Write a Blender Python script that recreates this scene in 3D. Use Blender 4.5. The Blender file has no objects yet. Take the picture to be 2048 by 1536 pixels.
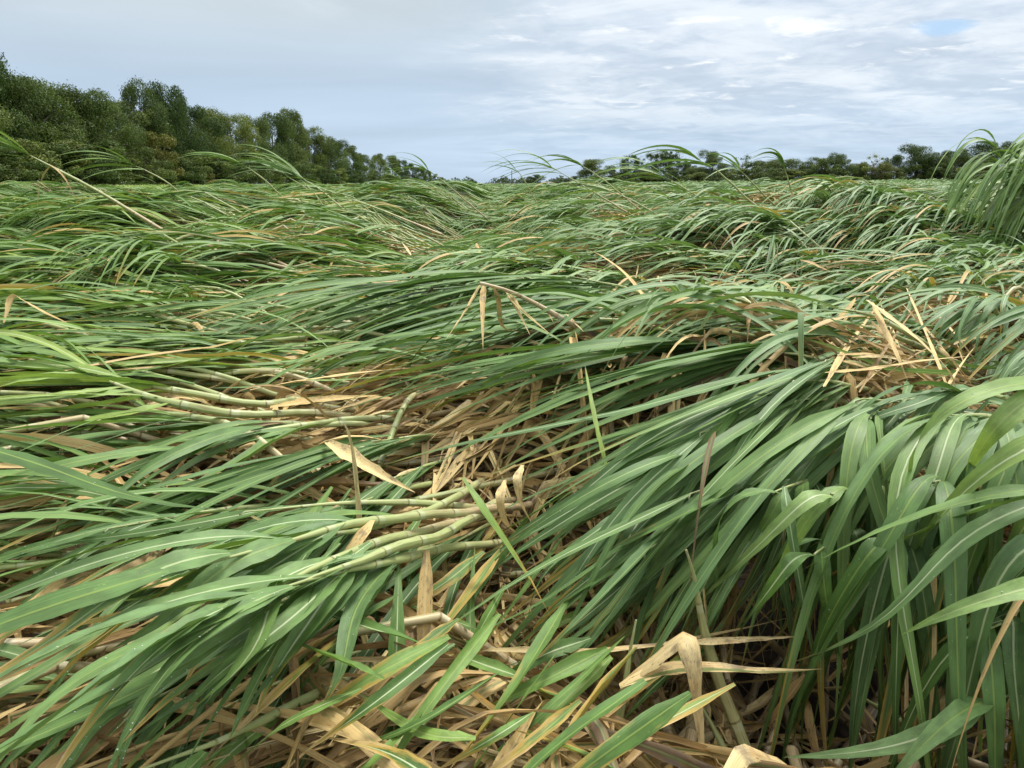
import bpy, math, random
import numpy as np
from mathutils import Vector

RNG = np.random.default_rng(7)
random.seed(7)
S = bpy.context.scene
COL = S.collection
rad = math.radians

# ------------------------------------------------------------------ camera
CAM_Z = 1.60
F_PX = 1479.0                       # focal length in photo pixels (2048 wide)
HORIZON = 366.0
PITCH = math.atan((768.0 - HORIZON) / F_PX)
cd = bpy.data.cameras.new('camera')
cd.sensor_width = 36.0
cd.lens = F_PX / 2048.0 * 36.0
cd.clip_start = 0.05
cd.clip_end = 6000.0
cam = bpy.data.objects.new('camera', cd)
COL.objects.link(cam)
cam.location = (0, 0, CAM_Z)
cam.rotation_euler = (math.pi / 2 - PITCH, 0, 0)
S.camera = cam

# ------------------------------------------------------------------ exposure
S.view_settings.view_transform = 'Standard'
S.view_settings.look = 'None'
S.view_settings.exposure = 0.53
S.view_settings.gamma = 1.0
S.cycles.max_bounces = 6
S.cycles.diffuse_bounces = 3
S.cycles.glossy_bounces = 2
S.cycles.transmission_bounces = 4
S.cycles.transparent_max_bounces = 4
S.cycles.volume_bounces = 0
S.cycles.use_denoising = True

SUN_EL, SUN_AZ = 58.0, 40.0         # azimuth measured from +Y (view direction) towards +X
sd = bpy.data.lights.new('sun', 'SUN')
sd.energy = 2.8
sd.angle = rad(14)
sd.color = (1.0, 0.96, 0.89)
sun = bpy.data.objects.new('sun', sd)
COL.objects.link(sun)
sv = Vector((math.cos(rad(SUN_EL)) * math.sin(rad(SUN_AZ)), math.cos(rad(SUN_EL)) * math.cos(rad(SUN_AZ)), math.sin(rad(SUN_EL))))
sun.rotation_euler = sv.to_track_quat('Z', 'Y').to_euler()
sun.location = (20, 20, 40)


# ------------------------------------------------------------------ node helper
class NT:
    def __init__(s, tree):
        s.t = tree
        s.n = tree.nodes
        s.l = tree.links

    def put(s, sock, v):
        if v is None:
            return
        if isinstance(v, bpy.types.NodeSocket):
            s.l.new(v, sock)
        else:
            if sock.type == 'RGBA' and len(v) == 3:
                v = (*v, 1.0)
            sock.default_value = v

    def node(s, kind, out=0, props=None, **ins):
        nd = s.n.new(kind)
        for k, v in (props or {}).items():
            setattr(nd, k, v)
        for k, v in ins.items():
            key = int(k[1:]) if k[0] == 'i' and k[1:].isdigit() else k.replace('_', ' ')
            s.put(nd.inputs[key], v)
        return nd.outputs[out]

    def m(s, op, a, b=None, c=None, clamp=False):
        nd = s.n.new('ShaderNodeMath')
        nd.operation = op
        nd.use_clamp = clamp
        for i, v in enumerate((a, b, c)):
            if v is not None:
                s.put(nd.inputs[i], v)
        return nd.outputs[0]

    def step(s, x, lo, hi, a=0.0, b=1.0):
        nd = s.n.new('ShaderNodeMapRange')
        nd.interpolation_type = 'SMOOTHSTEP'
        for i, v in enumerate((x, lo, hi, a, b)):
            s.put(nd.inputs[i], v)
        return nd.outputs[0]

    def mix(s, f, a, b, mode='MIX'):
        nd = s.n.new('ShaderNodeMix')
        nd.data_type = 'RGBA'
        nd.blend_type = mode
        s.put(nd.inputs[0], f)
        s.put(nd.inputs[6], a)
        s.put(nd.inputs[7], b)
        return nd.outputs[2]

    def xyz(s, x, y, z=0.0):
        return s.node('ShaderNodeCombineXYZ', i0=x, i1=y, i2=z)

    def sep(s, v):
        nd = s.n.new('ShaderNodeSeparateXYZ')
        s.put(nd.inputs[0], v)
        return nd.outputs

    def noise(s, vec, scale, detail=3.0, rough=0.55, dist=0.0):
        nd = s.n.new('ShaderNodeTexNoise')
        s.put(nd.inputs['Vector'], vec)
        s.put(nd.inputs['Scale'], scale)
        nd.inputs['Detail'].default_value = detail
        nd.inputs['Roughness'].default_value = rough
        nd.inputs['Distortion'].default_value = dist
        return nd.outputs[0]

    def ramp(s, f, stops):
        nd = s.n.new('ShaderNodeValToRGB')
        e = nd.color_ramp.elements
        while len(e) < len(stops):
            e.new(0.5)
        for i, (p, c) in enumerate(stops):
            e[i].position = p
            e[i].color = (*c, 1.0)
        s.put(nd.inputs[0], f)
        return nd.outputs[0]

    def attr(s, name):
        nd = s.n.new('ShaderNodeAttribute')
        nd.attribute_name = name
        return nd


# ------------------------------------------------------------------ world: overcast sky with broken cloud
W = bpy.data.worlds.new('World')
S.world = W
W.use_nodes = True
w = NT(W.node_tree)
w.n.clear()
d = w.node('ShaderNodeTexCoord', 'Generated')
dx, dy, dz = w.sep(d)
zc = w.m('MAXIMUM', dz, 0.0)
den = w.m('ADD', zc, 0.10)
px = w.m('DIVIDE', dx, den)
py = w.m('DIVIDE', dy, den)
sky = w.node('ShaderNodeTexSky', props=dict(sky_type='NISHITA', sun_disc=False, sun_elevation=rad(SUN_EL), sun_rotation=rad(SUN_AZ),
                                            air_density=1.0, dust_density=2.0, ozone_density=1.5))
skyc = w.mix(1.0, sky, (0.085, 0.085, 0.085), 'MULTIPLY')
p3 = w.xyz(px, py, 0.0)
warp = w.noise(p3, 0.55, 2.0)
p_big = w.xyz(w.m('ADD', w.m('MULTIPLY', px, 0.75), w.m('MULTIPLY', warp, 1.3)), py, 3.1)
n_big = w.noise(p_big, 0.62, 5.0, 0.55, 0.4)
n_med = w.noise(w.xyz(w.m('MULTIPLY', px, 0.8), py, 7.7), 1.55, 9.0, 0.60, 0.55)
n_fine = w.noise(w.xyz(px, py, 1.7), 4.2, 6.0, 0.6, 0.5)
az = w.m('DIVIDE', dx, w.m('MAXIMUM', w.m('ABSOLUTE', dy), 0.2))            # tan of the azimuth from the view direction
right = w.step(w.m('ADD', az, w.m('MULTIPLY', w.m('SUBTRACT', n_big, 0.5), 0.5)), -0.12, 0.14)
up = w.step(dz, 0.02, 0.15)
base = w.mix(w.step(dz, 0.0, 0.16), (0.475, 0.60, 0.745), (0.425, 0.535, 0.665))
base = w.mix(w.m('MULTIPLY', w.step(dz, 0.09, 0.22), w.step(az, 0.30, -0.2)), base, (0.52, 0.59, 0.635))
bmod = w.step(n_big, 0.25, 0.75, 0.93, 1.10)
base = w.mix(1.0, base, w.xyz(bmod, bmod, bmod), 'MULTIPLY')
cov = w.m('ADD', w.m('MULTIPLY', n_med, 0.75), w.m('MULTIPLY', n_fine, 0.25))
cmask = w.step(cov, 0.43, 0.64)
cmask = w.m('MULTIPLY', cmask, w.m('MULTIPLY', right, w.step(dz, 0.03, 0.12)))
lmask = w.m('MULTIPLY', w.m('MULTIPLY', w.step(n_med, 0.50, 0.70), w.step(dz, 0.17, 0.23)), 0.5)
cmask = w.m('MAXIMUM', cmask, lmask)
shade = w.mix(w.step(n_big, 0.35, 0.65), (0.60, 0.67, 0.76), (0.69, 0.76, 0.83))
clouds = w.mix(w.m('MULTIPLY', right, w.m('MULTIPLY', w.step(dz, 0.04, 0.14), 0.75)), base, (0.585, 0.66, 0.755))
roll = w.step(w.m('ADD', w.m('MULTIPLY', n_med, 0.6), w.m('MULTIPLY', n_fine, 0.4)), 0.33, 0.62, 0.88, 1.07)
roll = w.m('ADD', w.m('MULTIPLY', w.m('SUBTRACT', roll, 1.0), right), 1.0)
clouds = w.mix(1.0, clouds, w.xyz(roll, w.m('ADD', w.m('MULTIPLY', roll, 0.85), 0.15), w.m('ADD', w.m('MULTIPLY', roll, 0.7), 0.30)), 'MULTIPLY')
clouds = w.mix(w.m('MULTIPLY', cmask, 0.75), clouds, (0.80, 0.85, 0.89))
puff = w.m('MULTIPLY', w.step(w.noise(w.xyz(px, w.m('MULTIPLY', py, 1.2), 5.5), 3.6, 6.0, 0.58, 0.4), 0.55, 0.74), w.m('MULTIPLY', right, w.step(dz, 0.045, 0.11)))
clouds = w.mix(w.m('MULTIPLY', puff, 0.8), clouds, (0.95, 0.97, 0.97))
# a small opening of blue high on the right
hole = w.m('ADD', w.m('POWER', w.m('DIVIDE', w.m('SUBTRACT', az, 0.531), 0.048), 2.0), w.m('POWER', w.m('DIVIDE', w.m('SUBTRACT', dz, 0.1605), 0.0095), 2.0))
hole = w.step(w.m('ADD', hole, w.m('MULTIPLY', w.m('SUBTRACT', n_fine, 0.5), 3.2)), 1.3, 0.2)
hole = w.m('MULTIPLY', hole, w.step(dy, 0.0, 0.1))
clouds = w.mix(w.m('MULTIPLY', hole, 0.8), clouds, (0.40, 0.60, 0.84))
clouds = w.mix(w.step(dz, 0.25, 0.55), clouds, (0.80, 0.81, 0.80))
zen = w.step(dz, 0.26, 0.75, 0.98, 1.75)          # a bright overcast is far brighter overhead than at the horizon
clouds = w.mix(1.0, clouds, w.xyz(zen, zen, zen), 'MULTIPLY')
col = w.mix(0.92, skyc, clouds)
col = w.mix(w.step(dz, -0.02, -0.10), col, (0.10, 0.12, 0.07))
bg = w.node('ShaderNodeBackground', Color=col, Strength=0.86)
out = w.n.new('ShaderNodeOutputWorld')
w.l.new(bg, out.inputs[0])


# ------------------------------------------------------------------ picture -> place helpers (used once, to find real positions)
_cp, _sp = math.cos(PITCH), math.sin(PITCH)


def ray(px_, py_):
    a, b = (px_ - 1024.0) / F_PX, (768.0 - py_) / F_PX
    return np.array([a, _cp + b * _sp, -_sp + b * _cp])


def at_z(px_, py_, z):
    r = ray(px_, py_)
    t = (z - CAM_Z) / r[2]
    return np.array([0, 0, CAM_Z]) + r * t


def at_y(px_, py_, y):
    r = ray(px_, py_)
    return np.array([0, 0, CAM_Z]) + r * (y / r[1])


def to_px(p):
    p = np.asarray(p, float) - np.array([0, 0, CAM_Z])
    x, y, z = p[..., 0], p[..., 1], p[..., 2]
    depth = y * _cp - z * _sp
    v = y * _sp + z * _cp
    dd = np.where(np.abs(depth) < 1e-4, 1e-4, depth)
    return 1024 + F_PX * x / dd, 768 - F_PX * v / dd, depth


def sm(x, a, b):
    t = np.clip((np.asarray(x, float) - a) / (b - a), 0, 1)
    return t * t * (3 - 2 * t)


# ------------------------------------------------------------------ surface heights
_wr = np.random.default_rng(21)
_WV = [(wl, a, _wr.uniform(0, 2 * np.pi), _wr.uniform(0, 2 * np.pi)) for wl in (7.0, 5.2, 3.9, 2.7, 2.0, 1.4) for a in (0, 1)]
# (photo x, photo y, height there, amplitude, radius) of hummocks and hollows in the flattened cane
_HUM = [(at_z(x, y, z)[:2], a, r) for x, y, z, a, r in (
    (1120, 690, 1.0, .20, .45), (1380, 690, 1.0, .20, .45), (1620, 710, 1.0, .15, .40), (1880, 820, 1.0, .05, .35), (1560, 810, 1.0, .14, .30),
    (900, 960, .65, -.06, .40), (1020, 1060, .6, -.10, .35), (1000, 1250, .5, -.08, .32), (1250, 1330, .45, -.14, .32), (1550, 1400, .3, -.5, .36),
    (1820, 1400, .3, -.45, .34), (1830, 690, .9, -.16, .25), (700, 860, .75, -.02, .4), (680, 440, 1.3, .30, .75), (1130, 445, 1.3, .28, .8),
    (1640, 415, 1.3, .20, 1.1), (400, 440, 1.2, .20, .8), (1420, 470, 1.15, .08, .8), (760, 560, 1.05, .22, .5), (300, 500, 1.1, .10, .8),
    (1000, 480, 1.15, -.14, .5), (560, 470, 1.2, -.18, .6), (1440, 440, 1.3, -.1, .6), (1980, 470, 1.2, .06, 1.0), (200, 760, .85, .08, .5))]


def ground_h(x, y):
    x = np.asarray(x, float)
    y = np.asarray(y, float)
    return 1.10 * sm(-x, 15, 38) * sm(y, 8, 30)


def H(x, y):
    x = np.asarray(x, float)
    y = np.asarray(y, float)
    dd = np.hypot(x, y)
    h = 0.76 + 0.22 * sm(dd, 2.2, 8) + 0.20 * sm(dd, 8, 30)
    amp = 0.065 * sm(dd, 1.8, 4.5) + 0.050 * sm(dd, 4, 8) - 0.05 * sm(dd, 30, 60)
    n = 0
    for wl, a, p1, p2 in _WV:
        if a == 0:
            n = n + 0.9 * (wl / 5.2) ** .8 * np.sin(2 * np.pi * (x + 0.35 * np.sin(y * 1.3 + p2)) / wl + p1 + 0.6 * np.sin(y * 2 * np.pi / (wl * 1.7) + p2))
        else:
            n = n + 0.8 * (wl / 5.2) ** .8 * np.sin(2 * np.pi * (y + 0.3 * np.sin(x * .9 + p1)) / (wl * 1.25) + p2 + 0.7 * np.sin(x * 2 * np.pi / (wl * 2.1) + p1))
    h = h + amp * n
    for c, a, r in _HUM:
        h = h + a * np.exp(-((x - c[0]) ** 2 + (y - c[1]) ** 2) / (2 * r * r))
    h = h - 0.25 * sm(-dd, -0.95, -0.3)
    return np.maximum(h, 0.12)


# directions the blown-down cane points in (photo x, photo y, height, degrees: 180 = towards -X, 270 = towards the camera)
_FL = [(at_z(x, y, z)[:2], rad(a)) for x, y, z, a in (
    (200, 450, 1.2, 178), (150, 620, 1.0, 184), (100, 760, .9, 184), (300, 900, .8, 222), (150, 1150, .8, 226), (200, 1400, .8, 216), (600, 600, 1.0, 218),
    (800, 480, 1.1, 206), (1000, 750, .9, 224), (1250, 1000, .8, 246), (1600, 1100, .7, 262), (1900, 1200, .6, 268), (1400, 620, 1.0, 214), (1800, 560, 1.0, 218),
    (1900, 700, 1.0, 238), (1200, 420, 1.2, 198), (1700, 420, 1.3, 205), (600, 420, 1.2, 190), (900, 390, 1.3, 190), (1500, 395, 1.3, 200), (300, 395, 1.3, 180))]


def flow(x, y):
    x = np.asarray(x, float)
    y = np.asarray(y, float)
    sx = sy = 0
    for c, a in _FL:
        q = 1.0 / (((x - c[0]) ** 2 + (y - c[1]) ** 2) / (0.15 + 0.05 * np.hypot(*c)) ** 2 + 1.0) ** 1.5
        sx = sx + q * math.cos(a)
        sy = sy + q * math.sin(a)
    return np.arctan2(sy, sx)


# ------------------------------------------------------------------ materials
def new_mat(name):
    m = bpy.data.materials.new(name)
    m.use_nodes = True
    t = NT(m.node_tree)
    t.n.clear()
    o = t.n.new('ShaderNodeOutputMaterial')
    return m, t, o


def leaf_material(name, near=True):
    m, t, o = new_mat(name)
    uv = t.node('ShaderNodeUVMap', props=dict(uv_map='uv'))
    u, v, _ = t.sep(uv)
    at = t.attr('tone')
    sepc = t.node('ShaderNodeSeparateColor', i0=at.outputs['Color'])
    sc = sepc.node
    rnd, dry, blue = sc.outputs[0], sc.outputs[1], sc.outputs[2]
    seed = t.m('MULTIPLY', rnd, 57.0)
    lon = t.m('MULTIPLY', v, 9.0)
    uc = t.m('ABSOLUTE', t.m('SUBTRACT', u, 0.5))
    green = t.ramp(rnd, [(0.0, (0.049, 0.108, 0.023)), (0.35, (0.094, 0.187, 0.041)), (0.7, (0.157, 0.268, 0.062)), (1.0, (0.305, 0.400, 0.088))])
    green = t.mix(blue, green, t.ramp(rnd, [(0.0, (0.072, 0.150, 0.062)), (1.0, (0.225, 0.350, 0.165))]))
    blot = t.noise(t.xyz(t.m('MULTIPLY', u, 1.6), lon, seed), 1.1, 3.0)
    bm = t.step(blot, 0.3, 0.7, 0.80, 1.18)
    green = t.mix(1.0, green, t.xyz(bm, bm, t.m('MULTIPLY', bm, 0.97)), 'MULTIPLY')
    vein = t.noise(t.xyz(t.m('MULTIPLY', u, 42.0), t.m('MULTIPLY', v, 1.5), seed), 1.0, 2.0)
    vm = t.step(vein, 0.3, 0.7, 0.86, 1.12)
    green = t.mix(1.0, green, t.xyz(vm, vm, vm), 'MULTIPLY')
    # pale flecks that run with the veins
    fl = t.noise(t.xyz(t.m('MULTIPLY', u, 26.0), t.m('MULTIPLY', lon, 4.5), seed), 1.0, 2.0)
    where = t.step(t.noise(t.xyz(u, lon, t.m('ADD', seed, 9.0)), 0.8, 2.0), 0.50, 0.68)
    fm = t.m('MULTIPLY', t.step(fl, 0.66, 0.72), where)
    green = t.mix(t.m('MULTIPLY', fm, 0.75), green, (0.50, 0.50, 0.20))
    # withered tips and margins
    wn = t.noise(t.xyz(t.m('MULTIPLY', u, 5.0), lon, seed), 0.7, 4.0, 0.6)
    wither = t.m('ADD', t.m('ADD', t.m('MULTIPLY', t.m('POWER', v, 2.5), 0.60), t.m('MULTIPLY', uc, 0.45)), t.m('MULTIPLY', wn, 0.55))
    wither = t.m('ADD', wither, t.m('SUBTRACT', t.m('MULTIPLY', dry, 1.35), 0.95))
    f1 = t.step(wither, 0.18, 0.36)
    f2 = t.step(wither, 0.34, 0.52)
    c = t.mix(f1, green, t.mix(wn, (0.40, 0.25, 0.035), (0.42, 0.32, 0.09)))
    tan = t.mix(t.step(vein, 0.3, 0.7), (0.44, 0.29, 0.12), (0.66, 0.50, 0.25))
    c = t.mix(f2, c, tan)
    rib = t.step(uc, 0.060, 0.028)
    white = t.step(t.m('FRACT', t.m('MULTIPLY', rnd, 7.31)), 0.45, 0.75)
    ribc = t.mix(white, (0.30, 0.40, 0.09), (0.52, 0.60, 0.36))
    ribc = t.mix(t.m('MAXIMUM', f1, 0.0), ribc, (0.56, 0.50, 0.24))
    c = t.mix(t.m('MULTIPLY', rib, t.m('MULTIPLY', t.step(v, 1.0, 0.60, 0.1, 0.85), t.m('ADD', 0.6, t.m('MULTIPLY', white, 0.4)))), c, ribc)
    spots = t.noise(t.xyz(t.m('MULTIPLY', u, 16.0), t.m('MULTIPLY', lon, 3.6), t.m('ADD', seed, 4.0)), 1.0, 2.0)
    c = t.mix(t.m('MULTIPLY', t.step(spots, 0.66, 0.74), t.m('MULTIPLY', f1, 0.8)), c, (0.07, 0.035, 0.02))
    bump = None
    if near:
        b = t.n.new('ShaderNodeBump')
        b.inputs['Strength'].default_value = 0.35
        b.inputs['Distance'].default_value = 0.002
        t.l.new(t.m('ADD', vein, t.m('MULTIPLY', rib, 0.9)), b.inputs['Height'])
        bump = b.outputs[0]
    bs = t.node('ShaderNodeBsdfPrincipled', Base_Color=c, Roughness=t.step(vein, 0.2, 0.8, 0.42, 0.60), Normal=bump)
    bs.node.inputs['Specular IOR Level'].default_value = 0.38
    tr = t.node('ShaderNodeBsdfTranslucent', Color=t.mix(1.0, c, (1.1, 1.15, 0.55), 'MULTIPLY'))
    mx = t.node('ShaderNodeMixShader', i0=0.22, i1=bs, i2=tr)
    t.l.new(mx, o.inputs[0])
    return m


def dry_material(name):
    m, t, o = new_mat(name)
    uv = t.node('ShaderNodeUVMap', props=dict(uv_map='uv'))
    u, v, _ = t.sep(uv)
    at = t.attr('tone')
    sc = t.node('ShaderNodeSeparateColor', i0=at.outputs['Color']).node
    rnd, dry = sc.outputs[0], sc.outputs[1]
    seed = t.m('MULTIPLY', rnd, 57.0)
    lon = t.m('MULTIPLY', v, 8.0)
    uc = t.m('ABSOLUTE', t.m('SUBTRACT', u, 0.5))
    vein = t.noise(t.xyz(t.m('MULTIPLY', u, 22.0), t.m('MULTIPLY', v, 1.6), seed), 1.0, 3.0)
    blot = t.noise(t.xyz(t.m('MULTIPLY', u, 2.0), lon, seed), 1.0, 4.0)
    c = t.ramp(rnd, [(0.0, (0.15, 0.098, 0.050)), (0.3, (0.40, 0.27, 0.110)), (0.65, (0.68, 0.50, 0.205)), (1.0, (0.80, 0.65, 0.35))])
    c = t.mix(t.step(vein, 0.42, 0.68, 0.0, 0.45), c, t.mix(1.0, c, (0.55, 0.48, 0.42), 'MULTIPLY'))
    c = t.mix(t.step(blot, 0.52, 0.75, 0.0, 0.6), c, (0.40, 0.215, 0.065))
    sp = t.noise(t.xyz(t.m('MULTIPLY', u, 14.0), t.m('MULTIPLY', lon, 3.8), t.m('ADD', seed, 3.0)), 1.0, 2.0)
    c = t.mix(t.step(sp, 0.62, 0.70, 0.0, 0.75), c, (0.085, 0.045, 0.028))
    rib = t.step(uc, 0.085, 0.04)
    c = t.mix(t.m('MULTIPLY', rib, 0.55), c, (0.60, 0.50, 0.28))
    stain = t.noise(t.xyz(t.m('MULTIPLY', u, 1.3), t.m('MULTIPLY', lon, .8), t.m('ADD', seed, 21.0)), 1.2, 5.0, .65)
    c = t.mix(t.step(stain, 0.50, 0.68, 0.0, 0.65), c, (0.15, 0.12, 0.095))
    # some still hold a green stripe beside the rib
    gr = t.m('MULTIPLY', t.step(t.m('ADD', t.m('MULTIPLY', t.m('SUBTRACT', 0.30, uc), 1.2), t.m('MULTIPLY', blot, 0.6)), 0.42, 0.60), t.step(dry, 0.75, 0.35))
    c = t.mix(t.m('MULTIPLY', gr, 0.9), c, (0.13, 0.19, 0.055))
    b = t.n.new('ShaderNodeBump')
    b.inputs['Strength'].default_value = 0.5
    b.inputs['Distance'].default_value = 0.003
    t.l.new(vein, b.inputs['Height'])
    bs = t.node('ShaderNodeBsdfPrincipled', Base_Color=c, Roughness=0.62, Normal=b.outputs[0])
    bs.node.inputs['Specular IOR Level'].default_value = 0.35
    tr = t.node('ShaderNodeBsdfTranslucent', Color=c)
    mx = t.node('ShaderNodeMixShader', i0=0.12, i1=bs, i2=tr)
    t.l.new(mx, o.inputs[0])
    return m


def stalk_material(name):
    m, t, o = new_mat(name)
    uv = t.node('ShaderNodeUVMap', props=dict(uv_map='uv'))
    u, v, _ = t.sep(uv)
    at = t.attr('tone')
    sc = t.node('ShaderNodeSeparateColor', i0=at.outputs['Color']).node
    rnd, age = sc.outputs[0], sc.outputs[1]                        # age: 0 root, 1 top
    seed = t.m('MULTIPLY', rnd, 31.0)
    fr = t.m('FRACT', v)
    n1 = t.noise(t.xyz(t.m('MULTIPLY', u, 7.0), t.m('MULTIPLY', v, 1.2), seed), 1.0, 4.0)
    n2 = t.noise(t.xyz(t.m('MULTIPLY', u, 24.0), t.m('MULTIPLY', v, 2.0), seed), 1.0, 3.0)
    top = t.mix(n1, (0.25, 0.31, 0.095), (0.40, 0.44, 0.20))
    low = t.mix(n1, (0.40, 0.30, 0.16), (0.55, 0.45, 0.27))
    ag = t.step(t.m('ADD', age, t.m('MULTIPLY', t.m('SUBTRACT', n1, 0.5), 0.35)), 0.22, 0.60)
    c = t.mix(ag, low, top)
    dirt = t.noise(t.xyz(t.m('MULTIPLY', u, 3.0), t.m('MULTIPLY', v, .9), t.m('ADD', seed, 7.0)), 1.6, 5.0, .65)
    c = t.mix(t.step(dirt, 0.50, 0.72, 0.0, 0.65), c, (0.22, 0.155, 0.075))
    purple = t.m('MULTIPLY', t.step(n2, 0.52, 0.68), t.step(age, 0.72, 0.40))
    c = t.mix(t.m('MULTIPLY', purple, 0.6), c, (0.18, 0.065, 0.05))
    wax = t.m('MULTIPLY', t.step(fr, 0.80, 0.88), t.step(fr, 0.985, 0.965))
    c = t.mix(t.m('MULTIPLY', wax, 0.30), c, (0.55, 0.58, 0.42))
    ring = t.m('MAXIMUM', t.step(fr, 0.030, 0.008), t.step(fr, 0.980, 0.995))
    ringn = t.step(t.noise(t.xyz(t.m('MULTIPLY', u, 3.0), t.m('MULTIPLY', v, 1.0), seed), 1.3, 2.0), 0.36, 0.60, 0.25, 0.9)
    c = t.mix(t.m('MULTIPLY', ring, ringn), c, (0.13, 0.08, 0.035))
    c = t.mix(t.step(n2, 0.63, 0.72, 0.0, 0.5), c, (0.10, 0.07, 0.04))
    b = t.n.new('ShaderNodeBump')
    b.inputs['Strength'].default_value = 0.3
    b.inputs['Distance'].default_value = 0.002
    t.l.new(n2, b.inputs['Height'])
    bs = t.node('ShaderNodeBsdfPrincipled', Base_Color=c, Roughness=0.45, Normal=b.outputs[0])
    t.l.new(bs, o.inputs[0])
    return m


def crown_material(name, ca, cb, cc):
    m, t, o = new_mat(name)
    at = t.attr('tone')
    sc = t.node('ShaderNodeSeparateColor', i0=at.outputs['Color']).node
    oi = t.n.new('ShaderNodeObjectInfo')
    c = t.ramp(sc.outputs[0], [(0.0, ca), (0.5, cb), (1.0, cc)])
    k = t.step(oi.outputs['Random'], 0.0, 1.0, 0.60, 1.40)
    c = t.mix(1.0, c, t.xyz(k, t.m('ADD', t.m('MULTIPLY', k, 0.7), 0.30), k), 'MULTIPLY')
    bs = t.node('ShaderNodeBsdfPrincipled', Base_Color=c, Roughness=0.6)
    bs.node.inputs['Specular IOR Level'].default_value = 0.3
    tr = t.node('ShaderNodeBsdfTranslucent', Color=t.mix(1.0, c, (1.0, 1.1, 0.6), 'MULTIPLY'))
    mx = t.node('ShaderNodeMixShader', i0=0.25, i1=bs, i2=tr)
    t.l.new(mx, o.inputs[0])
    return m


def plain_material(name, c1, c2, scale, rough=0.8, coord='Object', bump=0.0):
    m, t, o = new_mat(name)
    vec = t.node('ShaderNodeTexCoord', coord)
    n = t.noise(vec, scale, 6.0, 0.6)
    c = t.mix(t.step(n, 0.3, 0.7), c1, c2)
    nrm = None
    if bump:
        b = t.n.new('ShaderNodeBump')
        b.inputs['Strength'].default_value = 0.8
        b.inputs['Distance'].default_value = bump
        t.l.new(n, b.inputs['Height'])
        nrm = b.outputs[0]
    bs = t.node('ShaderNodeBsdfPrincipled', Base_Color=c, Roughness=rough, Normal=nrm)
    t.l.new(bs, o.inputs[0])
    return m


M_LEAF = leaf_material('cane_leaf')
M_DRY = dry_material('dry_cane_leaf')
M_STALK = stalk_material('cane_stalk')
M_SOIL = plain_material('wet_soil', (0.020, 0.014, 0.010), (0.060, 0.042, 0.028), 9.0, 0.75, bump=0.03)
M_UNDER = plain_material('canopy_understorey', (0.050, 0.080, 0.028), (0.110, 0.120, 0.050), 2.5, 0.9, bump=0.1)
M_BARK = plain_material('bark', (0.06, 0.05, 0.04), (0.16, 0.14, 0.115), 3.0, 0.9)
M_PALEBARK = plain_material('pale_bark', (0.22, 0.21, 0.19), (0.38, 0.36, 0.33), 3.0, 0.9)
M_POLE = plain_material('weathered_pole', (0.07, 0.06, 0.055), (0.13, 0.12, 0.11), 2.0, 0.9)
M_GRASS = plain_material('mown_grass', (0.10, 0.155, 0.04), (0.19, 0.25, 0.075), 1.2, 0.9, bump=0.05)
M_CROWN = crown_material('tree_leaves', (0.033, 0.057, 0.014), (0.076, 0.116, 0.027), (0.165, 0.210, 0.054))
M_OLIVE = crown_material('olive_tree_leaves', (0.050, 0.072, 0.016), (0.105, 0.145, 0.030), (0.190, 0.230, 0.052))
M_YELLOW = crown_material('yellowing_leaves', (0.07, 0.075, 0.014), (0.150, 0.150, 0.028), (0.24, 0.225, 0.05))
M_FAR = crown_material('distant_leaves', (0.030, 0.048, 0.022), (0.050, 0.075, 0.030), (0.085, 0.110, 0.045))


# ------------------------------------------------------------------ object helpers
def tag(o, label=None, cat=None, group=None, kind=None):
    if label:
        o['label'] = label
    if cat:
        o['category'] = cat
    if group:
        o['group'] = group
    if kind:
        o['kind'] = kind
    return o


def thing(name, loc, label, cat, group=None):
    o = bpy.data.objects.new(name, None)
    o.empty_display_size = 0.1
    COL.objects.link(o)
    o.location = [float(q) for q in loc]
    return tag(o, label, cat, group)


def mesh_obj(name, verts, quads, mat, parent=None, uv=None, tone=None, smooth=True):
    verts = np.ascontiguousarray(verts, dtype=np.float32).reshape(-1, 3)
    quads = np.ascontiguousarray(quads, dtype=np.int32)
    nq, k = quads.shape
    me = bpy.data.meshes.new(name)
    me.vertices.add(len(verts))
    me.vertices.foreach_set('co', verts.ravel())
    me.loops.add(nq * k)
    me.loops.foreach_set('vertex_index', quads.ravel())
    me.polygons.add(nq)
    me.polygons.foreach_set('loop_start', np.arange(0, nq * k, k, dtype=np.int32))
    me.polygons.foreach_set('use_smooth', np.full(nq, smooth, dtype=bool))
    if uv is not None:
        l = me.uv_layers.new(name='uv')
        l.data.foreach_set('uv', np.ascontiguousarray(np.asarray(uv, np.float32).reshape(-1, 2)[quads.ravel()]).ravel())
    if tone is not None:
        a = me.attributes.new('tone', 'FLOAT_COLOR', 'POINT')
        a.data.foreach_set('color', np.ascontiguousarray(np.asarray(tone, np.float32).reshape(-1, 4)).ravel())
    me.materials.append(mat)
    me.update(calc_edges=True)
    o = bpy.data.objects.new(name, me)
    COL.objects.link(o)
    if parent is not None:
        o.parent = parent
    return o


def grid_quads(K, A):
    i = np.arange(K - 1)[:, None] * A
    j = np.arange(A - 1)[None, :]
    a = (i + j).ravel()
    return np.stack([a, a + 1, a + 1 + A, a + A], 1)


def nrm(v):
    return v / np.maximum(np.linalg.norm(v, axis=-1, keepdims=True), 1e-9)


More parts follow.
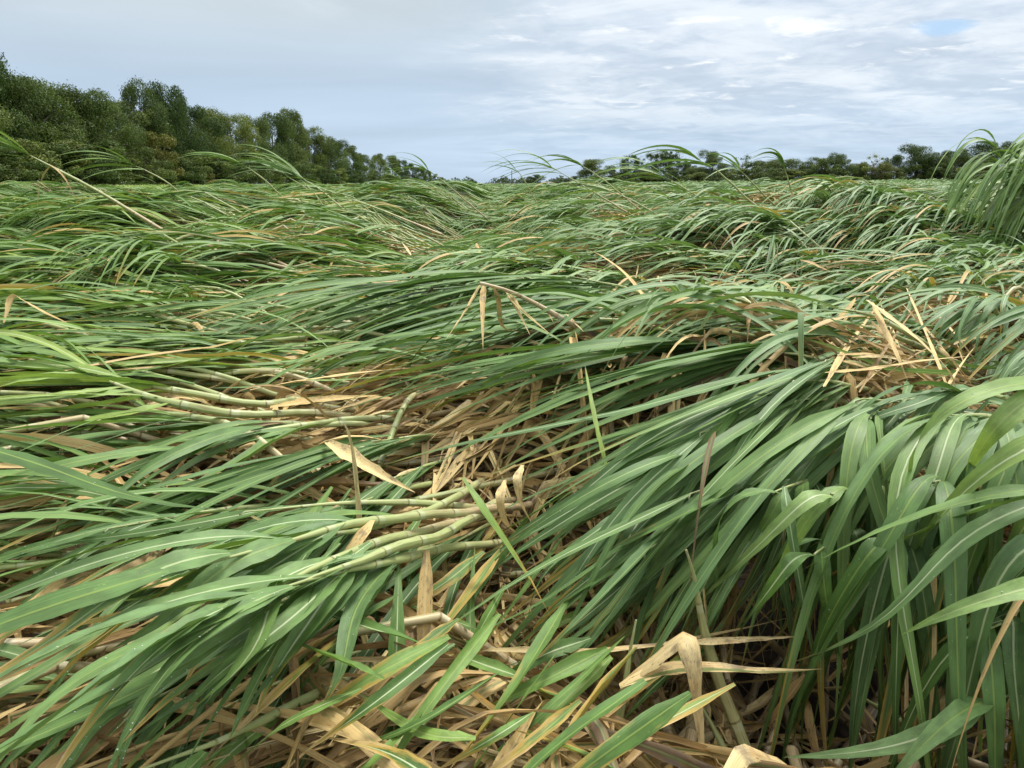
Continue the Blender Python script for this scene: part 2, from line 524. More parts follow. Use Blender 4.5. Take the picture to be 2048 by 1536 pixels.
class Ribbons:
    """Leaf blades: curves (N,K,3) turned into folded, tapering strips of A vertices across."""

    def __init__(s, pts, width, A, rng, rnd, dry, blue, fold=0.30, roll=0.35, twist=0.5, wave=0.05, curl=0.0, dried=False):
        N, K, _ = pts.shape
        T = np.empty_like(pts)
        T[:, 1:-1] = pts[:, 2:] - pts[:, :-2]
        T[:, 0] = pts[:, 1] - pts[:, 0]
        T[:, -1] = pts[:, -1] - pts[:, -2]
        T = nrm(T)
        up = np.array([0, 0, 1.0])
        B = np.cross(T[:, 0], up)
        B = np.where(np.linalg.norm(B, axis=1, keepdims=True) < 0.05, np.array([1.0, 0, 0]), B)
        B = nrm(B)
        Bs = np.empty_like(pts)
        for k in range(K):
            B = nrm(B - (B * T[:, k]).sum(1, keepdims=True) * T[:, k])
            # a blade lying on others settles with its flat side to the sky
            hz = np.cross(T[:, k], up)
            q = np.linalg.norm(hz, axis=1, keepdims=True)
            hz = hz / np.maximum(q, 1e-6)
            sg = np.sign((hz * B).sum(1, keepdims=True))
            sg[sg == 0] = 1
            B = nrm(B + 0.25 * q * sg * hz)
            Bs[:, k] = B
        Ns = np.cross(Bs, T)
        sK = np.linspace(0, 1, K)[None, :]
        ph = roll * rng.normal(size=(N, 1)) + twist * rng.normal(size=(N, 1)) * sK + 0.25 * twist * np.sin(sK * rng.uniform(3, 9, (N, 1)) + rng.uniform(0, 6.3, (N, 1)))
        cph, sph = np.cos(ph)[..., None], np.sin(ph)[..., None]
        B2 = Bs * cph + Ns * sph
        N2 = Ns * cph - Bs * sph
        prof = (0.30 + 0.70 * sm(sK, 0, 0.22)) * np.clip(1 - sK ** 1.9, 0, 1) ** 0.95
        if dried:
            prof = (0.35 + 0.65 * sm(sK, 0, 0.22)) * np.clip(1 - sK ** 1.8, 0.03, 1) * (1 + 0.12 * np.sin(sK * rng.uniform(10, 30, (N, 1)) + rng.uniform(0, 6, (N, 1))))
        wv = width[:, None] * prof * (1 + 0.05 * np.sin(sK * rng.uniform(8, 25, (N, 1)) + rng.uniform(0, 6, (N, 1))))
        us = np.linspace(-1, 1, A)
        fo = np.abs(fold + 0.15 * rng.normal(size=(N, 1)))
        V = np.empty((N, K, A, 3))
        for a, u in enumerate(us):
            lift = fo * abs(u) ** 1.3 - 0.10 * u * u
            if curl:
                lift = lift + curl * rng.normal(size=(N, 1)) * u * np.abs(u)
            if wave:
                lift = lift + wave * abs(u) * 2 * np.sin(sK * rng.uniform(20, 55, (N, 1)) + rng.uniform(0, 6.3, (N, 1)))
            V[:, :, a] = pts + B2 * (u * wv / 2)[..., None] + N2 * (lift * wv / 2)[..., None]
        s.N, s.K, s.A, s.V = N, K, A, V
        uvg = np.empty((K, A, 2))
        uvg[..., 0] = (us[None, :] + 1) / 2
        uvg[..., 1] = np.linspace(0, 1, K)[:, None]
        s.uv1 = uvg.reshape(-1, 2)
        s.q1 = grid_quads(K, A)
        s.tone = np.stack([rnd, dry, blue, np.ones(N)], 1)

    def one(s, i, name, mat, parent, base):
        n = s.K * s.A
        return mesh_obj(name, s.V[i].reshape(-1, 3) - base, s.q1, mat, parent, s.uv1, np.broadcast_to(s.tone[i], (n, 4)))

    def many(s, idx, name, mat):
        idx = np.asarray(idx)
        n = s.K * s.A
        M = len(idx)
        q = (s.q1[None] + (np.arange(M) * n)[:, None, None]).reshape(-1, 4)
        return mesh_obj(name, s.V[idx].reshape(-1, 3), q, mat, None, np.broadcast_to(s.uv1, (M, n, 2)), np.repeat(s.tone[idx][:, None], n, 1))


def simulate(P0, D0, L, K, grav, off, rng, wind=0.5, kink=0.12, damp=0.0):
    """Blades grown from their base: they keep their direction, sag, blow with the flow and lie on whatever is below."""
    N = len(P0)
    pts = np.empty((N, K, 3))
    pts[:, 0] = P0
    D = nrm(D0)
    ds = (L / (K - 1))[:, None]
    kk = np.where(rng.random(N) < kink, rng.integers(2, max(3, K - 2), N), 999)
    kd = nrm(np.stack([rng.normal(size=N), rng.normal(size=N), -np.abs(rng.normal(size=N)) * 1.5], 1))
    for k in range(1, K):
        P = pts[:, k - 1]
        s_ = k / (K - 1)
        a = flow(P[:, 0], P[:, 1])
        D = D + wind * ds * np.stack([np.cos(a), np.sin(a), np.zeros(N)], 1)
        D[:, 2] -= (grav * (0.45 + 1.3 * s_) * ds[:, 0])
        hit = kk == k
        D[hit] = nrm(D[hit]) * 0.45 + kd[hit]
        D = nrm(D)
        Q = P + D * ds
        h = H(Q[:, 0], Q[:, 1]) + off
        low = Q[:, 2] < h
        # the mat gives way where it is steep: never climb more than the step itself
        Q[low, 2] = np.minimum(h[low], P[low, 2] + 0.5 * ds[low, 0])
        D = np.where(low[:, None], nrm(Q - P), D)
        pts[:, k] = Q
    return pts


def tube_geo(pts, rad_, sides, rng=None):
    pts = np.asarray(pts, float)
    K = len(pts)
    T = np.gradient(pts, axis=0)
    T = nrm(T)
    ref = np.array([0.13, 0.21, 0.97])
    if abs((T[0] * ref).sum()) > 0.9:
        ref = np.array([1.0, 0.1, 0])
    B = np.cross(T[0], ref)
    V = np.empty((K, sides + 1, 3))
    an = np.linspace(0, 2 * np.pi, sides + 1)
    for k in range(K):
        B = nrm(B - (B * T[k]).sum() * T[k])
        C = np.cross(T[k], B)
        V[k] = pts[k] + rad_[k] * (np.cos(an)[:, None] * B + np.sin(an)[:, None] * C)
    return V, grid_quads(K, sides + 1)


def resample(pts, n):
    """Catmull-Rom through the given points, n samples."""
    p = np.asarray(pts, float)
    p = np.vstack([2 * p[0] - p[1], p, 2 * p[-1] - p[-2]])
    m = len(p) - 3
    t = np.linspace(0, m, n)
    i = np.minimum(t.astype(int), m - 1)
    f = (t - i)[:, None]
    a, b, c, d_ = p[i], p[i + 1], p[i + 2], p[i + 3]
    return 0.5 * ((2 * b) + (-a + c) * f + (2 * a - 5 * b + 4 * c - d_) * f ** 2 + (-a + 3 * b - 3 * c + d_) * f ** 3)


def stalk_arrays(pts, r0, r1, sides, rng, age0=0.0, age1=1.0, internode=0.15, dead=False, taper=0.72):
    """A cane stalk: swollen nodes with rings; returns verts, quads, uv, tone."""
    c = resample(pts, 60)
    seg = np.linalg.norm(np.diff(c, axis=0), axis=1)
    s = np.concatenate([[0], np.cumsum(seg)])
    Lt = s[-1]
    nn = max(2, int(Lt / internode))
    tv = []
    for i in range(nn):
        for f in (0.0, 0.03, 0.10, 0.5, 0.90, 0.97):
            tv.append(i + f)
    tv.append(nn)
    tv = np.array(tv)
    ss = tv / nn * Lt
    P = np.stack([np.interp(ss, s, c[:, k]) for k in range(3)], 1)
    fr = tv % 1.0
    bul = np.where((fr < 0.02), 1.10, np.where((fr > 0.95) | (fr < 0.05), 1.07, np.where((fr > .85) | (fr < .15), 1.0, 0.95)))
    x = ss / Lt
    r = (r0 + (r1 - r0) * x) * bul
    if not dead:
        r = r * (1 - 0.80 * sm(x, taper, 1.0))
    r = np.concatenate([[0.0004], r, [0.0004]])
    P = np.vstack([P[:1], P, P[-1:] + (P[-1:] - P[-2:-1]) * .02])
    x = np.concatenate([[0], x, [1]])
    tv = np.concatenate([[tv[0] + .2], tv, [tv[-1]]])
    fr = tv % 1.0
    zig = nrm(rng.normal(size=3))
    P = P + zig * (0.0035 * ((np.floor(tv) % 2) * 2 - 1))[:, None] * np.minimum(fr, 1 - fr)[:, None] * 2
    V, q = tube_geo(P, r, sides)
    uv = np.empty((len(P), sides + 1, 2))
    uv[..., 0] = np.linspace(0, 1, sides + 1)[None]
    uv[..., 1] = tv[:, None]
    tone = np.ones((len(P), sides + 1, 4))
    tone[..., 0] = rng.random()
    tone[..., 1] = (age0 + (age1 - age0) * x)[:, None]
    return V.reshape(-1, 3), q, uv.reshape(-1, 2), tone.reshape(-1, 4)


# ------------------------------------------------------------------ the setting: ground
def build_ground():
    def axis(lim, near, n):
        t = np.linspace(-1, 1, n)
        return np.sign(t) * (near * np.abs(t) + (lim - near) * np.abs(t) ** 4)
    xs = axis(3000.0, 60.0, 121)
    ys = axis(3000.0, 60.0, 121)
    X, Y = np.meshgrid(xs, ys)
    Z = ground_h(X, Y) + 0.02 * np.sin(X * 7.1) * np.sin(Y * 6.3) * (np.hypot(X, Y) < 30)
    V = np.stack([X, Y, Z], -1).reshape(-1, 3)
    g = mesh_obj('ground', V, grid_quads(121, 121), M_SOIL)
    tag(g, 'dark wet soil under the flattened cane', kind='structure')
    # the grass headland along the trees: a sheet just above the soil
    xs = np.concatenate([np.linspace(-110, -34, 20), np.linspace(-33, -15, 14)])
    ys = np.linspace(14, 700, 180)
    X, Y = np.meshgrid(xs, ys)
    Z = ground_h(X, Y) + 0.03
    g = mesh_obj('headland', np.stack([X, Y, Z], -1).reshape(-1, 3), grid_quads(180, len(xs)), M_GRASS)
    tag(g, 'grassy headland between the cane and the trees', kind='structure')
    rng = np.random.default_rng(3)
    N = 22000
    x = -15.5 - 38 * rng.random(N) ** 1.2
    y = 16 + 130 * rng.random(N) ** 1.6
    z = ground_h(x, y)
    h = 0.15 + 0.25 * rng.random(N)
    lean = rng.normal(0, .15, (N, 2)) + [-.15, 0]
    p = np.stack([np.stack([x, y, z], 1), np.stack([x + lean[:, 0] * .3, y + lean[:, 1] * .3, z + h * .6], 1), np.stack([x + lean[:, 0], y + lean[:, 1], z + h], 1)], 1)
    rb = Ribbons(p, 0.05 + 0.04 * rng.random(N), 2, rng, 0.75 + 0.25 * rng.random(N), 0.3 * rng.random(N), np.zeros(N), wave=0)
    tag(rb.many(np.arange(N), 'grass', M_LEAF), 'pale grass of the headland at the foot of the trees', kind='stuff')


build_ground()

# ------------------------------------------------------------------ trees
def leaf_cards(cen, nor, size, rng):
    """Leaf sprays as small bent rhombs: verts and quads (two quads each)."""
    N = len(cen)
    a = nrm(np.cross(nor, nrm(rng.normal(size=(N, 3)))))
    b = np.cross(nor, a)
    s_ = size[:, None]
    V = np.stack([cen - a * s_ * .5, cen - b * s_ * .22 + nor * s_ * .06, cen + a * s_ * .5 - nor * s_ * .10, cen + b * s_ * .22 + nor * s_ * .06], 1)
    return V, np.arange(N * 4).reshape(N, 4)


def crown_geo(rng, n_leaf, lo, sparse=False, size=0.022, lobes=46, bush=False):
    """A crown in a box one unit high and about one unit wide, standing on z = 0."""
    c, r = [], []
    for i in range(lobes):
        z = lo + (1 - lo) * (rng.random() ** (0.85 if not bush else 1.0)) * 0.93
        x = (z - lo) / (1 - lo)
        env = 0.50 * (np.sin(np.pi * min(1, 0.18 + 0.80 * x)) ** 0.6) if not sparse else 0.45 * np.sin(np.pi * (0.12 + 0.8 * x)) ** 0.8
        an = rng.uniform(0, 2 * np.pi)
        q = env * (0.35 + 0.65 * rng.random() ** 0.5) * (0.85 + 0.3 * np.sin(an * 2 + 1.3))
        rr = (0.062 if sparse else 0.125) * rng.uniform(0.35, 1.30)
        c.append((q * np.cos(an), q * np.sin(an), min(z, 0.98 - rr * 0.6)))
        r.append(rr)
    c, r = np.array(c), np.array(r)
    pr = r ** 1.7 / (r ** 1.7).sum()
    k = rng.choice(lobes, n_leaf, p=pr)
    dirs = nrm(rng.normal(size=(n_leaf, 3)) + [0, 0, 0.25])
    shell = rng.uniform(0.45, 1.06, n_leaf) ** 0.5
    if sparse:
        shell = np.abs(rng.normal(0, 1.0, n_leaf))
    stretch = np.array([1.15, 1.15, 0.85])
    P = c[k] + dirs * (r[k] * shell)[:, None] * stretch * (1 + 0.13 * rng.normal(size=(n_leaf, 1)))
    nor = nrm(dirs * 1.1 + 0.65 * rng.normal(size=(n_leaf, 3)) + [0, 0, 0.35])
    V, q = leaf_cards(P, nor, size * rng.uniform(0.6, 1.5, n_leaf), rng)
    lob = rng.uniform(0.1, 0.9, lobes)
    t = np.clip(lob[k] * 0.55 + 0.45 * rng.random(n_leaf), 0, 1)
    tone = np.ones((n_leaf, 4, 4))
    tone[..., 0] = t[:, None]
    return V.reshape(-1, 3), q, tone.reshape(-1, 4), c


def trunk_geo(rng, cen, top, r0=0.022, limbs=7):
    Vs, Qs, n = [], [], 0

    def addtube(p, rr, k):
        nonlocal n
        V, q = tube_geo(p, rr, k)
        Vs.append(V.reshape(-1, 3))
        Qs.append(q + n)
        n += V.shape[0] * V.shape[1]
    z = np.linspace(-0.01, top, 8)
    bend = rng.normal(0, 0.012, (8, 2)).cumsum(0)
    p = np.column_stack([bend - bend[0], z])
    addtube(p, r0 * (1.25 - 1.0 * z / top) + 0.003, 8)
    idx = rng.choice(len(cen), min(limbs, len(cen)), replace=False)
    for i in idx:
        c = cen[i]
        zz = min(c[2] * rng.uniform(0.45, 0.75), top * .95)
        b = np.array([np.interp(zz, z, p[:, 0]), np.interp(zz, z, p[:, 1]), zz])
        mid = (b + c) / 2 + [0, 0, 0.03] + rng.normal(0, .015, 3)
        cc = resample([b, mid, c], 7)
        addtube(cc, np.linspace(r0 * .5, 0.002, 7), 5)
    return np.vstack(Vs), np.vstack(Qs)


TREE_TEMPLATES = {}


def make_templates():
    rng = np.random.default_rng(11)
    for key, n, lo, sp, size, lobes, mat, bark in (
            ('dense', 24000, 0.06, False, 0.023, 50, M_CROWN, M_BARK), ('dense2', 24000, 0.08, False, 0.022, 44, M_CROWN, M_BARK), ('dense3', 24000, 0.10, False, 0.023, 56, M_CROWN, M_BARK),
            ('olive', 24000, 0.06, False, 0.022, 48, M_OLIVE, M_BARK), ('yellow', 13000, 0.10, False, 0.026, 36, M_YELLOW, M_BARK),
            ('sparse', 9000, 0.30, True, 0.030, 80, M_CROWN, M_BARK), ('sparse2', 8500, 0.25, True, 0.030, 70, M_CROWN, M_BARK), ('bare', 1800, 0.35, True, 0.028, 18, M_OLIVE, M_PALEBARK),
            ('bush', 6000, 0.02, False, 0.045, 30, M_CROWN, M_BARK), ('olivebush', 6000, 0.02, False, 0.045, 30, M_OLIVE, M_BARK), ('yellowbush', 5000, 0.02, False, 0.045, 26, M_YELLOW, M_BARK)):
        V, q, tone, cen = crown_geo(rng, n, lo, sp, size, lobes, 'bush' in key)
        tv, tq = trunk_geo(rng, cen, 0.72 if 'bush' not in key else 0.4, 0.020 if sp else 0.024, 14 if sp else 8)
        a = mesh_obj('crown', V, q, mat, None, None, tone, smooth=False)
        b = mesh_obj('trunk', tv, tq, bark)
        TREE_TEMPLATES[key] = (a.data, b.data)
        bpy.data.objects.remove(a)
        bpy.data.objects.remove(b)


def tree(key, x, y, z, h, wd, rot, label, group, name='tree', cat='tree'):
    t = thing(name, (x, y, z), label, cat, group)
    t.rotation_euler = (0, 0, rot)
    cm, tm = TREE_TEMPLATES[key]
    for nm, me, sc in (('trunk', tm, (wd, wd, h)), ('crown', cm, (wd, wd, h))):
        o = bpy.data.objects.new(nm, me)
        COL.objects.link(o)
        o.parent = t
        o.scale = sc
    return t


ORD = ('nearest second third fourth fifth sixth seventh eighth ninth tenth eleventh twelfth thirteenth fourteenth fifteenth sixteenth seventeenth eighteenth '
       'nineteenth twentieth').split()
TENS = {20: 'twenty', 30: 'thirty', 40: 'forty'}


def ordinal(i, first='first'):
    if i == 0:
        return first
    if i < 20:
        return ORD[i]
    b = (i + 1) // 10 * 10
    u = (i + 1) - b
    return {20: 'twentieth', 30: 'thirtieth', 40: 'fortieth'}[b] if u == 0 else TENS[b] + '-' + ('first' if u == 1 else ORD[u - 1])


def build_trees():
    make_templates()
    rng = np.random.default_rng(5)
    # the row of trees that runs away along the left side of the field: (photo x, photo y of the top, kind)
    row = [(-90, 92, 'dense2'), (14, 116, 'dense'), (78, 176, 'dense3'), (118, 182, 'olive'), (165, 190, 'dense2'), (212, 204, 'olive'), (246, 224, 'dense3'), (284, 222, 'dense'),
           (322, 190, 'dense2'), (374, 192, 'dense3'), (410, 226, 'dense'), (452, 236, 'olive'), (492, 244, 'olive'), (536, 248, 'dense2'), (572, 242, 'dense3'), (604, 235, 'dense'),
           (636, 266, 'olive'), (664, 282, 'dense3'), (690, 290, 'dense2'), (716, 300, 'dense'), (742, 316, 'olive'), (768, 314, 'dense'), (792, 317, 'olive'), (812, 324, 'dense2'),
           (830, 331, 'dense'), (847, 338, 'olive'), (862, 344, 'dense3'), (876, 350, 'dense2'), (888, 356, 'dense')]
    kinds = dict(dense='dark green tree', dense2='dark full tree', dense3='dark ragged tree', olive='olive rounded tree')
    for i, (x, top, k) in enumerate(row):
        X = -60 + rng.uniform(-2, 2)
        Y = X * F_PX / (x - 1024.0)
        g = float(ground_h(X, Y))
        h = CAM_Z - g + Y * (HORIZON - top) / F_PX * 1.02 + 0.3
        wd = min(0.95 * h, 12.5) * rng.uniform(0.92, 1.08)
        if x in (322, 374):
            wd = 9.5
        tree(k, X, Y, g, h, wd, rng.uniform(0, 6.3), f'{kinds[k]}, {ordinal(i, "first")} along the long tree row from its near end', 'trees in the long row on the left')
    # a second rank behind, which closes the gaps
    for i, x in enumerate((-140, -20, 50, 100, 190, 240, 300, 345, 395, 440, 510, 590, 650)):
        X = -69 + rng.uniform(-2, 2)
        Y = X * F_PX / (x - 1024.0)
        tops = np.interp(x, [r[0] for r in row], [r[1] for r in row]) + rng.uniform(42, 70)
        g = float(ground_h(X, Y))
        h = CAM_Z - g + Y * (HORIZON - tops) / F_PX
        tree(('dense', 'dense2', 'dense3')[i % 3], X, Y, g, h, 12, rng.uniform(0, 6.3), f'dark tree behind the long tree row, {ordinal(i, "first")} from its near left end', 'trees behind the long row')
    bl = [(-30, 290, 'bush', 9), (30, 300, 'bush', 8), (72, 285, 'olivebush', 8), (120, 292, 'bush', 8), (160, 286, 'olivebush', 8), (205, 300, 'bush', 7), (240, 285, 'olivebush', 8), (290, 312, 'olivebush', 6.5), (318, 300, 'bush', 7),
          (352, 264, 'yellowbush', 7.5), (340, 325, 'bush', 6), (385, 318, 'bush', 7), (428, 332, 'yellowbush', 5.5), (405, 305, 'bush', 7.5), (470, 315, 'bush', 9), (450, 310, 'olivebush', 9), (520, 305, 'bush', 9), (555, 320, 'olivebush', 8),
          (590, 318, 'bush', 9), (625, 325, 'olivebush', 8), (655, 330, 'bush', 8), (690, 338, 'olivebush', 8), (720, 342, 'bush', 8), (755, 348, 'bush', 8), (790, 350, 'olivebush', 8), (820, 354, 'bush', 8)]
    kb = dict(bush='dark green bush', olivebush='olive green bush', yellowbush='yellowing bush')
    for i, (x, top, k, wd) in enumerate(bl):
        X = -53.5 + rng.uniform(-1.2, 1.2)
        Y = X * F_PX / (x - 1024.0)
        g = float(ground_h(X, Y))
        h = CAM_Z - g + Y * (HORIZON - top) / F_PX
        tree(k, X, Y, g, h, wd, rng.uniform(0, 6.3), f'{kb[k]} at the foot of the tree row, {ordinal(i, "first")} from its near left end', 'bushes along the foot of the tree row', 'bush', 'bush')
    # trees across the far side of the field
    far = [(1072, 350, 30, 'dense'), (1058, 357, 26, 'bush'), (1120, 357, 30, 'bush'), (1145, 354, 30, 'dense2'), (1181, 325, 66, 'olive'), (1228, 350, 40, 'bush'), (1252, 315, 48, 'sparse'), (1297, 311, 42, 'sparse2'),
           (1331, 305, 54, 'sparse'), (1282, 340, 44, 'dense3'), (1355, 335, 50, 'dense'), (1406, 311, 58, 'dense2'), (1380, 340, 50, 'dense3'), (1466, 316, 42, 'bare'), (1440, 340, 46, 'dense'), (1492, 330, 52, 'bare'), (1512, 326, 60, 'olive'),
           (1548, 324, 76, 'dense3'), (1590, 334, 54, 'dense'), (1618, 322, 60, 'olive'), (1652, 312, 50, 'dense2'), (1690, 332, 54, 'dense3'), (1716, 316, 46, 'bare'), (1735, 328, 56, 'yellow'), (1762, 316, 52, 'dense'),
           (1798, 304, 84, 'dense2'), (1838, 320, 60, 'dense3'), (1872, 310, 70, 'dense'), (1908, 318, 64, 'olive'), (1944, 296, 90, 'dense3'), (1988, 302, 76, 'dense2'), (2028, 292, 84, 'dense'), (2085, 298, 90, 'dense3'), (2150, 306, 90, 'dense2'), (2215, 300, 90, 'dense')]
    kf = dict(dense='dark tree', dense2='dark full tree', dense3='dark uneven tree', olive='olive green rounded tree', sparse='gappy tall tree', sparse2='gappy dark tree', bare='nearly leafless pale tree',
              yellow='yellowish tree', bush='low dark tree')
    for i, (x, top, wp, k) in enumerate(far):
        Y = 340 + rng.uniform(-12, 12)
        if x < 1160:
            Y = 480
        X = (x - 1024) / F_PX * Y
        h = (CAM_Z + Y * (HORIZON - top) / F_PX) * rng.uniform(1.0, 1.14)
        tree(k, X, Y, 0, h, wp * 1.25 / F_PX * Y, rng.uniform(0, 6.3), f'{kf[k]} across the field, {ordinal(i, "first")} tree from the lone pole', 'trees on the far side of the field')
    bx = np.concatenate([np.arange(1205, 1420, 34), np.arange(1425, 2230, 38)])
    for i, x in enumerate(bx):
        Y = 326 + rng.uniform(-6, 6)
        X = (x + rng.uniform(-8, 8) - 1024) / F_PX * Y
        tree(('bush', 'bush', 'olivebush')[i % 3], X, Y, 0, rng.uniform(6.0, 11.5), rng.uniform(11, 15), rng.uniform(0, 6.3),
             f'low scrub under the far trees, {ordinal(i, "first")} from the lone pole', 'scrub at the foot of the far trees', 'bush', 'bush')
    # the wood on the horizon reads as one mass
    n = 9000
    Y = 900 + 60 * rng.random(n)
    lob = rng.integers(0, 90, n)
    lx = np.sort(rng.uniform(-260, 430, 90))
    lh = rng.uniform(5.5, 10.5, 90)
    X = lx[lob] + rng.normal(0, 5, n)
    Z = np.clip(lh[lob] * rng.random(n) ** 0.7 * np.exp(-((X - lx[lob]) / 9) ** 2), 0.2, 14)
    V, q = leaf_cards(np.stack([X, Y, Z], 1), nrm(rng.normal(size=(n, 3)) + [0, -1, 0.6]), rng.uniform(1.6, 3.6, n), rng)
    tone = np.ones((n, 4, 4))
    tone[..., 0] = np.clip(0.25 + 0.4 * rng.random(90)[lob] + .3 * rng.random(n), 0, 1)[:, None]
    tag(mesh_obj('far_woods', V.reshape(-1, 3), q, M_FAR, None, None, tone.reshape(-1, 4), smooth=False), 'low far off wood along the horizon', kind='stuff')
    # the lone pole
    Y = 380
    b = at_y(1023.5, 366, Y)
    top = at_y(1023.5, 341, Y)
    t = thing('utility_pole', (b[0], b[1], 0), 'lone thin dark pole standing up against the sky over the far wood', 'pole')
    P = np.array([[0, 0, -.2], [0.02, 0, 4], [0.0, 0, top[2] * 1.0]])
    V, q = tube_geo(resample(P, 8), np.linspace(.24, .15, 8), 10)
    mesh_obj('shaft', V.reshape(-1, 3), q, M_POLE, t)
    V, q = tube_geo(np.array([[0, 0, top[2]], [0, 0, top[2] + .05], [0, 0, top[2] + .1]]), np.array([.17, .17, .02]), 10)
    mesh_obj('cap', V.reshape(-1, 3), q, M_POLE, t)


build_trees()

# ------------------------------------------------------------------ landmarks that labels point to (photo x, y)
LANDMARKS = [
    ((1030, 610), 'broken tan stalk'), ((1230, 540), 'arching dry leaf'), ((330, 790), 'bare pale stalks'), ((270, 965), 'wide speckled leaf'), ((1375, 1310), 'folded tan leaf'),
    ((1430, 1370), 'purple streaked stalk'), ((1195, 830), 'lone pale upright leaf'), ((1830, 690), 'heap of tan leaves'), ((1560, 1440), 'dark hole'), ((1985, 400), 'tall bushy clump'),
    ((150, 350), 'long leaning stalk'), ((850, 1050), 'reddish bent stalks'), ((745, 935), 'wide tan leaf'), ((640, 760), 'tan streak of dead leaves'), ((1500, 430), 'tan patch below the leaning stalks'),
    ((880, 445), 'tan patch midfield'), ((1710, 860), 'fan of drooping leaves'), ((1650, 540), 'brown hollow'), ((250, 1350), 'broad fan of pale leaves'), ((560, 420), 'tan gap near the trees'),
    ((60, 640), 'dead leaf bent like a tent'), ((1210, 420), 'pair of leaning stalks')]
COLLECT = []      # (object, photo x, photo y, look) waiting for a label


def settle_labels():
    by = {}
    for o, x, y, look in COLLECT:
        dist = [math.hypot(x - l[0][0], (y - l[0][1]) * 1.5) for l in LANDMARKS]
        k = int(np.argmin(dist))
        l = LANDMARKS[k]
        ax, ay = x - l[0][0], (y - l[0][1]) * 1.5
        side = ('right of' if ax > 0 else 'left of') if abs(ax) > abs(ay) else ('below' if ay > 0 else 'above')
        by.setdefault((look, k, side), []).append((dist[k], o))
    for (look, k, side), v in by.items():
        v.sort(key=lambda q: q[0])
        for i, (_, o) in enumerate(v):
            near = 'closest' if i == 0 else ordinal(i) + ' closest'
            o['label'] = f'{look} {side} the {LANDMARKS[k][1]}, {near} to it'


# ------------------------------------------------------------------ cane plants placed by hand
HAND = 0
PRNG = np.random.default_rng(17)


def bez(o, m, t, K):
    s = np.linspace(0, 1, K)[None, :, None]
    return (1 - s) ** 2 * o[:, None] + 2 * s * (1 - s) * m[:, None] + s ** 2 * t[:, None]


DEW = []


def dew(rb):
    c = rb.V[:, rb.K // 2].mean((0, 1))
    if np.hypot(c[0], c[1]) > 3.2:
        return
    m = int(rb.N * 26)
    i, k, a, f = PRNG.integers(0, rb.N, m), PRNG.integers(1, rb.K - 2, m), PRNG.integers(0, rb.A - 1, m), PRNG.random((m, 1))
    g = PRNG.random((m, 1))
    p = (rb.V[i, k, a] * (1 - f) + rb.V[i, k, a + 1] * f) * (1 - g) + (rb.V[i, k + 1, a] * (1 - f) + rb.V[i, k + 1, a + 1] * f) * g
    DEW.append(p)


def plant(label, stalk, leaves, width, rnd, dry, blue, r0=0.0135, r1=0.010, age=(0.0, 1.0), dryl=None, group='blown down sugarcane', A=5, sides=10, look=None, taper=.72, **kw):
    """One cane: thing > stalk, leaf ..., dry_leaf ...; LEAVES is (N,K,3) in the place."""
    base = np.asarray(stalk[0], float)
    t = thing('sugarcane', base, label, 'sugarcane', group)
    V, q, uv, tone = stalk_arrays(stalk, r0, r1, sides, PRNG, *age, taper=taper)
    mesh_obj('stalk', V - base, q, M_STALK, t, uv, tone)
    if leaves is not None and len(leaves):
        rb = Ribbons(leaves, width, A, PRNG, rnd, dry, blue, **kw)
        dew(rb)
        for i in range(rb.N):
            rb.one(i, 'leaf', M_LEAF, t, base)
    if dryl is not None:
        n = len(dryl)
        rb = Ribbons(dryl, PRNG.uniform(.011, .025, n), 4, PRNG, PRNG.random(n), PRNG.uniform(.3, 1, n), np.zeros(n), fold=.35, roll=.5, twist=1.2, curl=.5, dried=True)
        for i in range(n):
            rb.one(i, 'dry_leaf', M_DRY, t, base)
    return t


def hang_dry(stalk, n, rng, lo=0.15, hi=0.75, L=(0.35, 0.65)):
    c = resample(stalk, 40)
    k = (rng.uniform(lo, hi, n) * 39).astype(int)
    T = nrm(np.gradient(c, axis=0))[k]
    D = nrm(T + 0.45 * rng.normal(size=(n, 3)) - [0, 0, .25])
    return simulate(c[k], D, rng.uniform(*L, n), 10, 3.5, -0.16 + 0.10 * rng.random(n), rng, wind=0.2, kink=0.12)


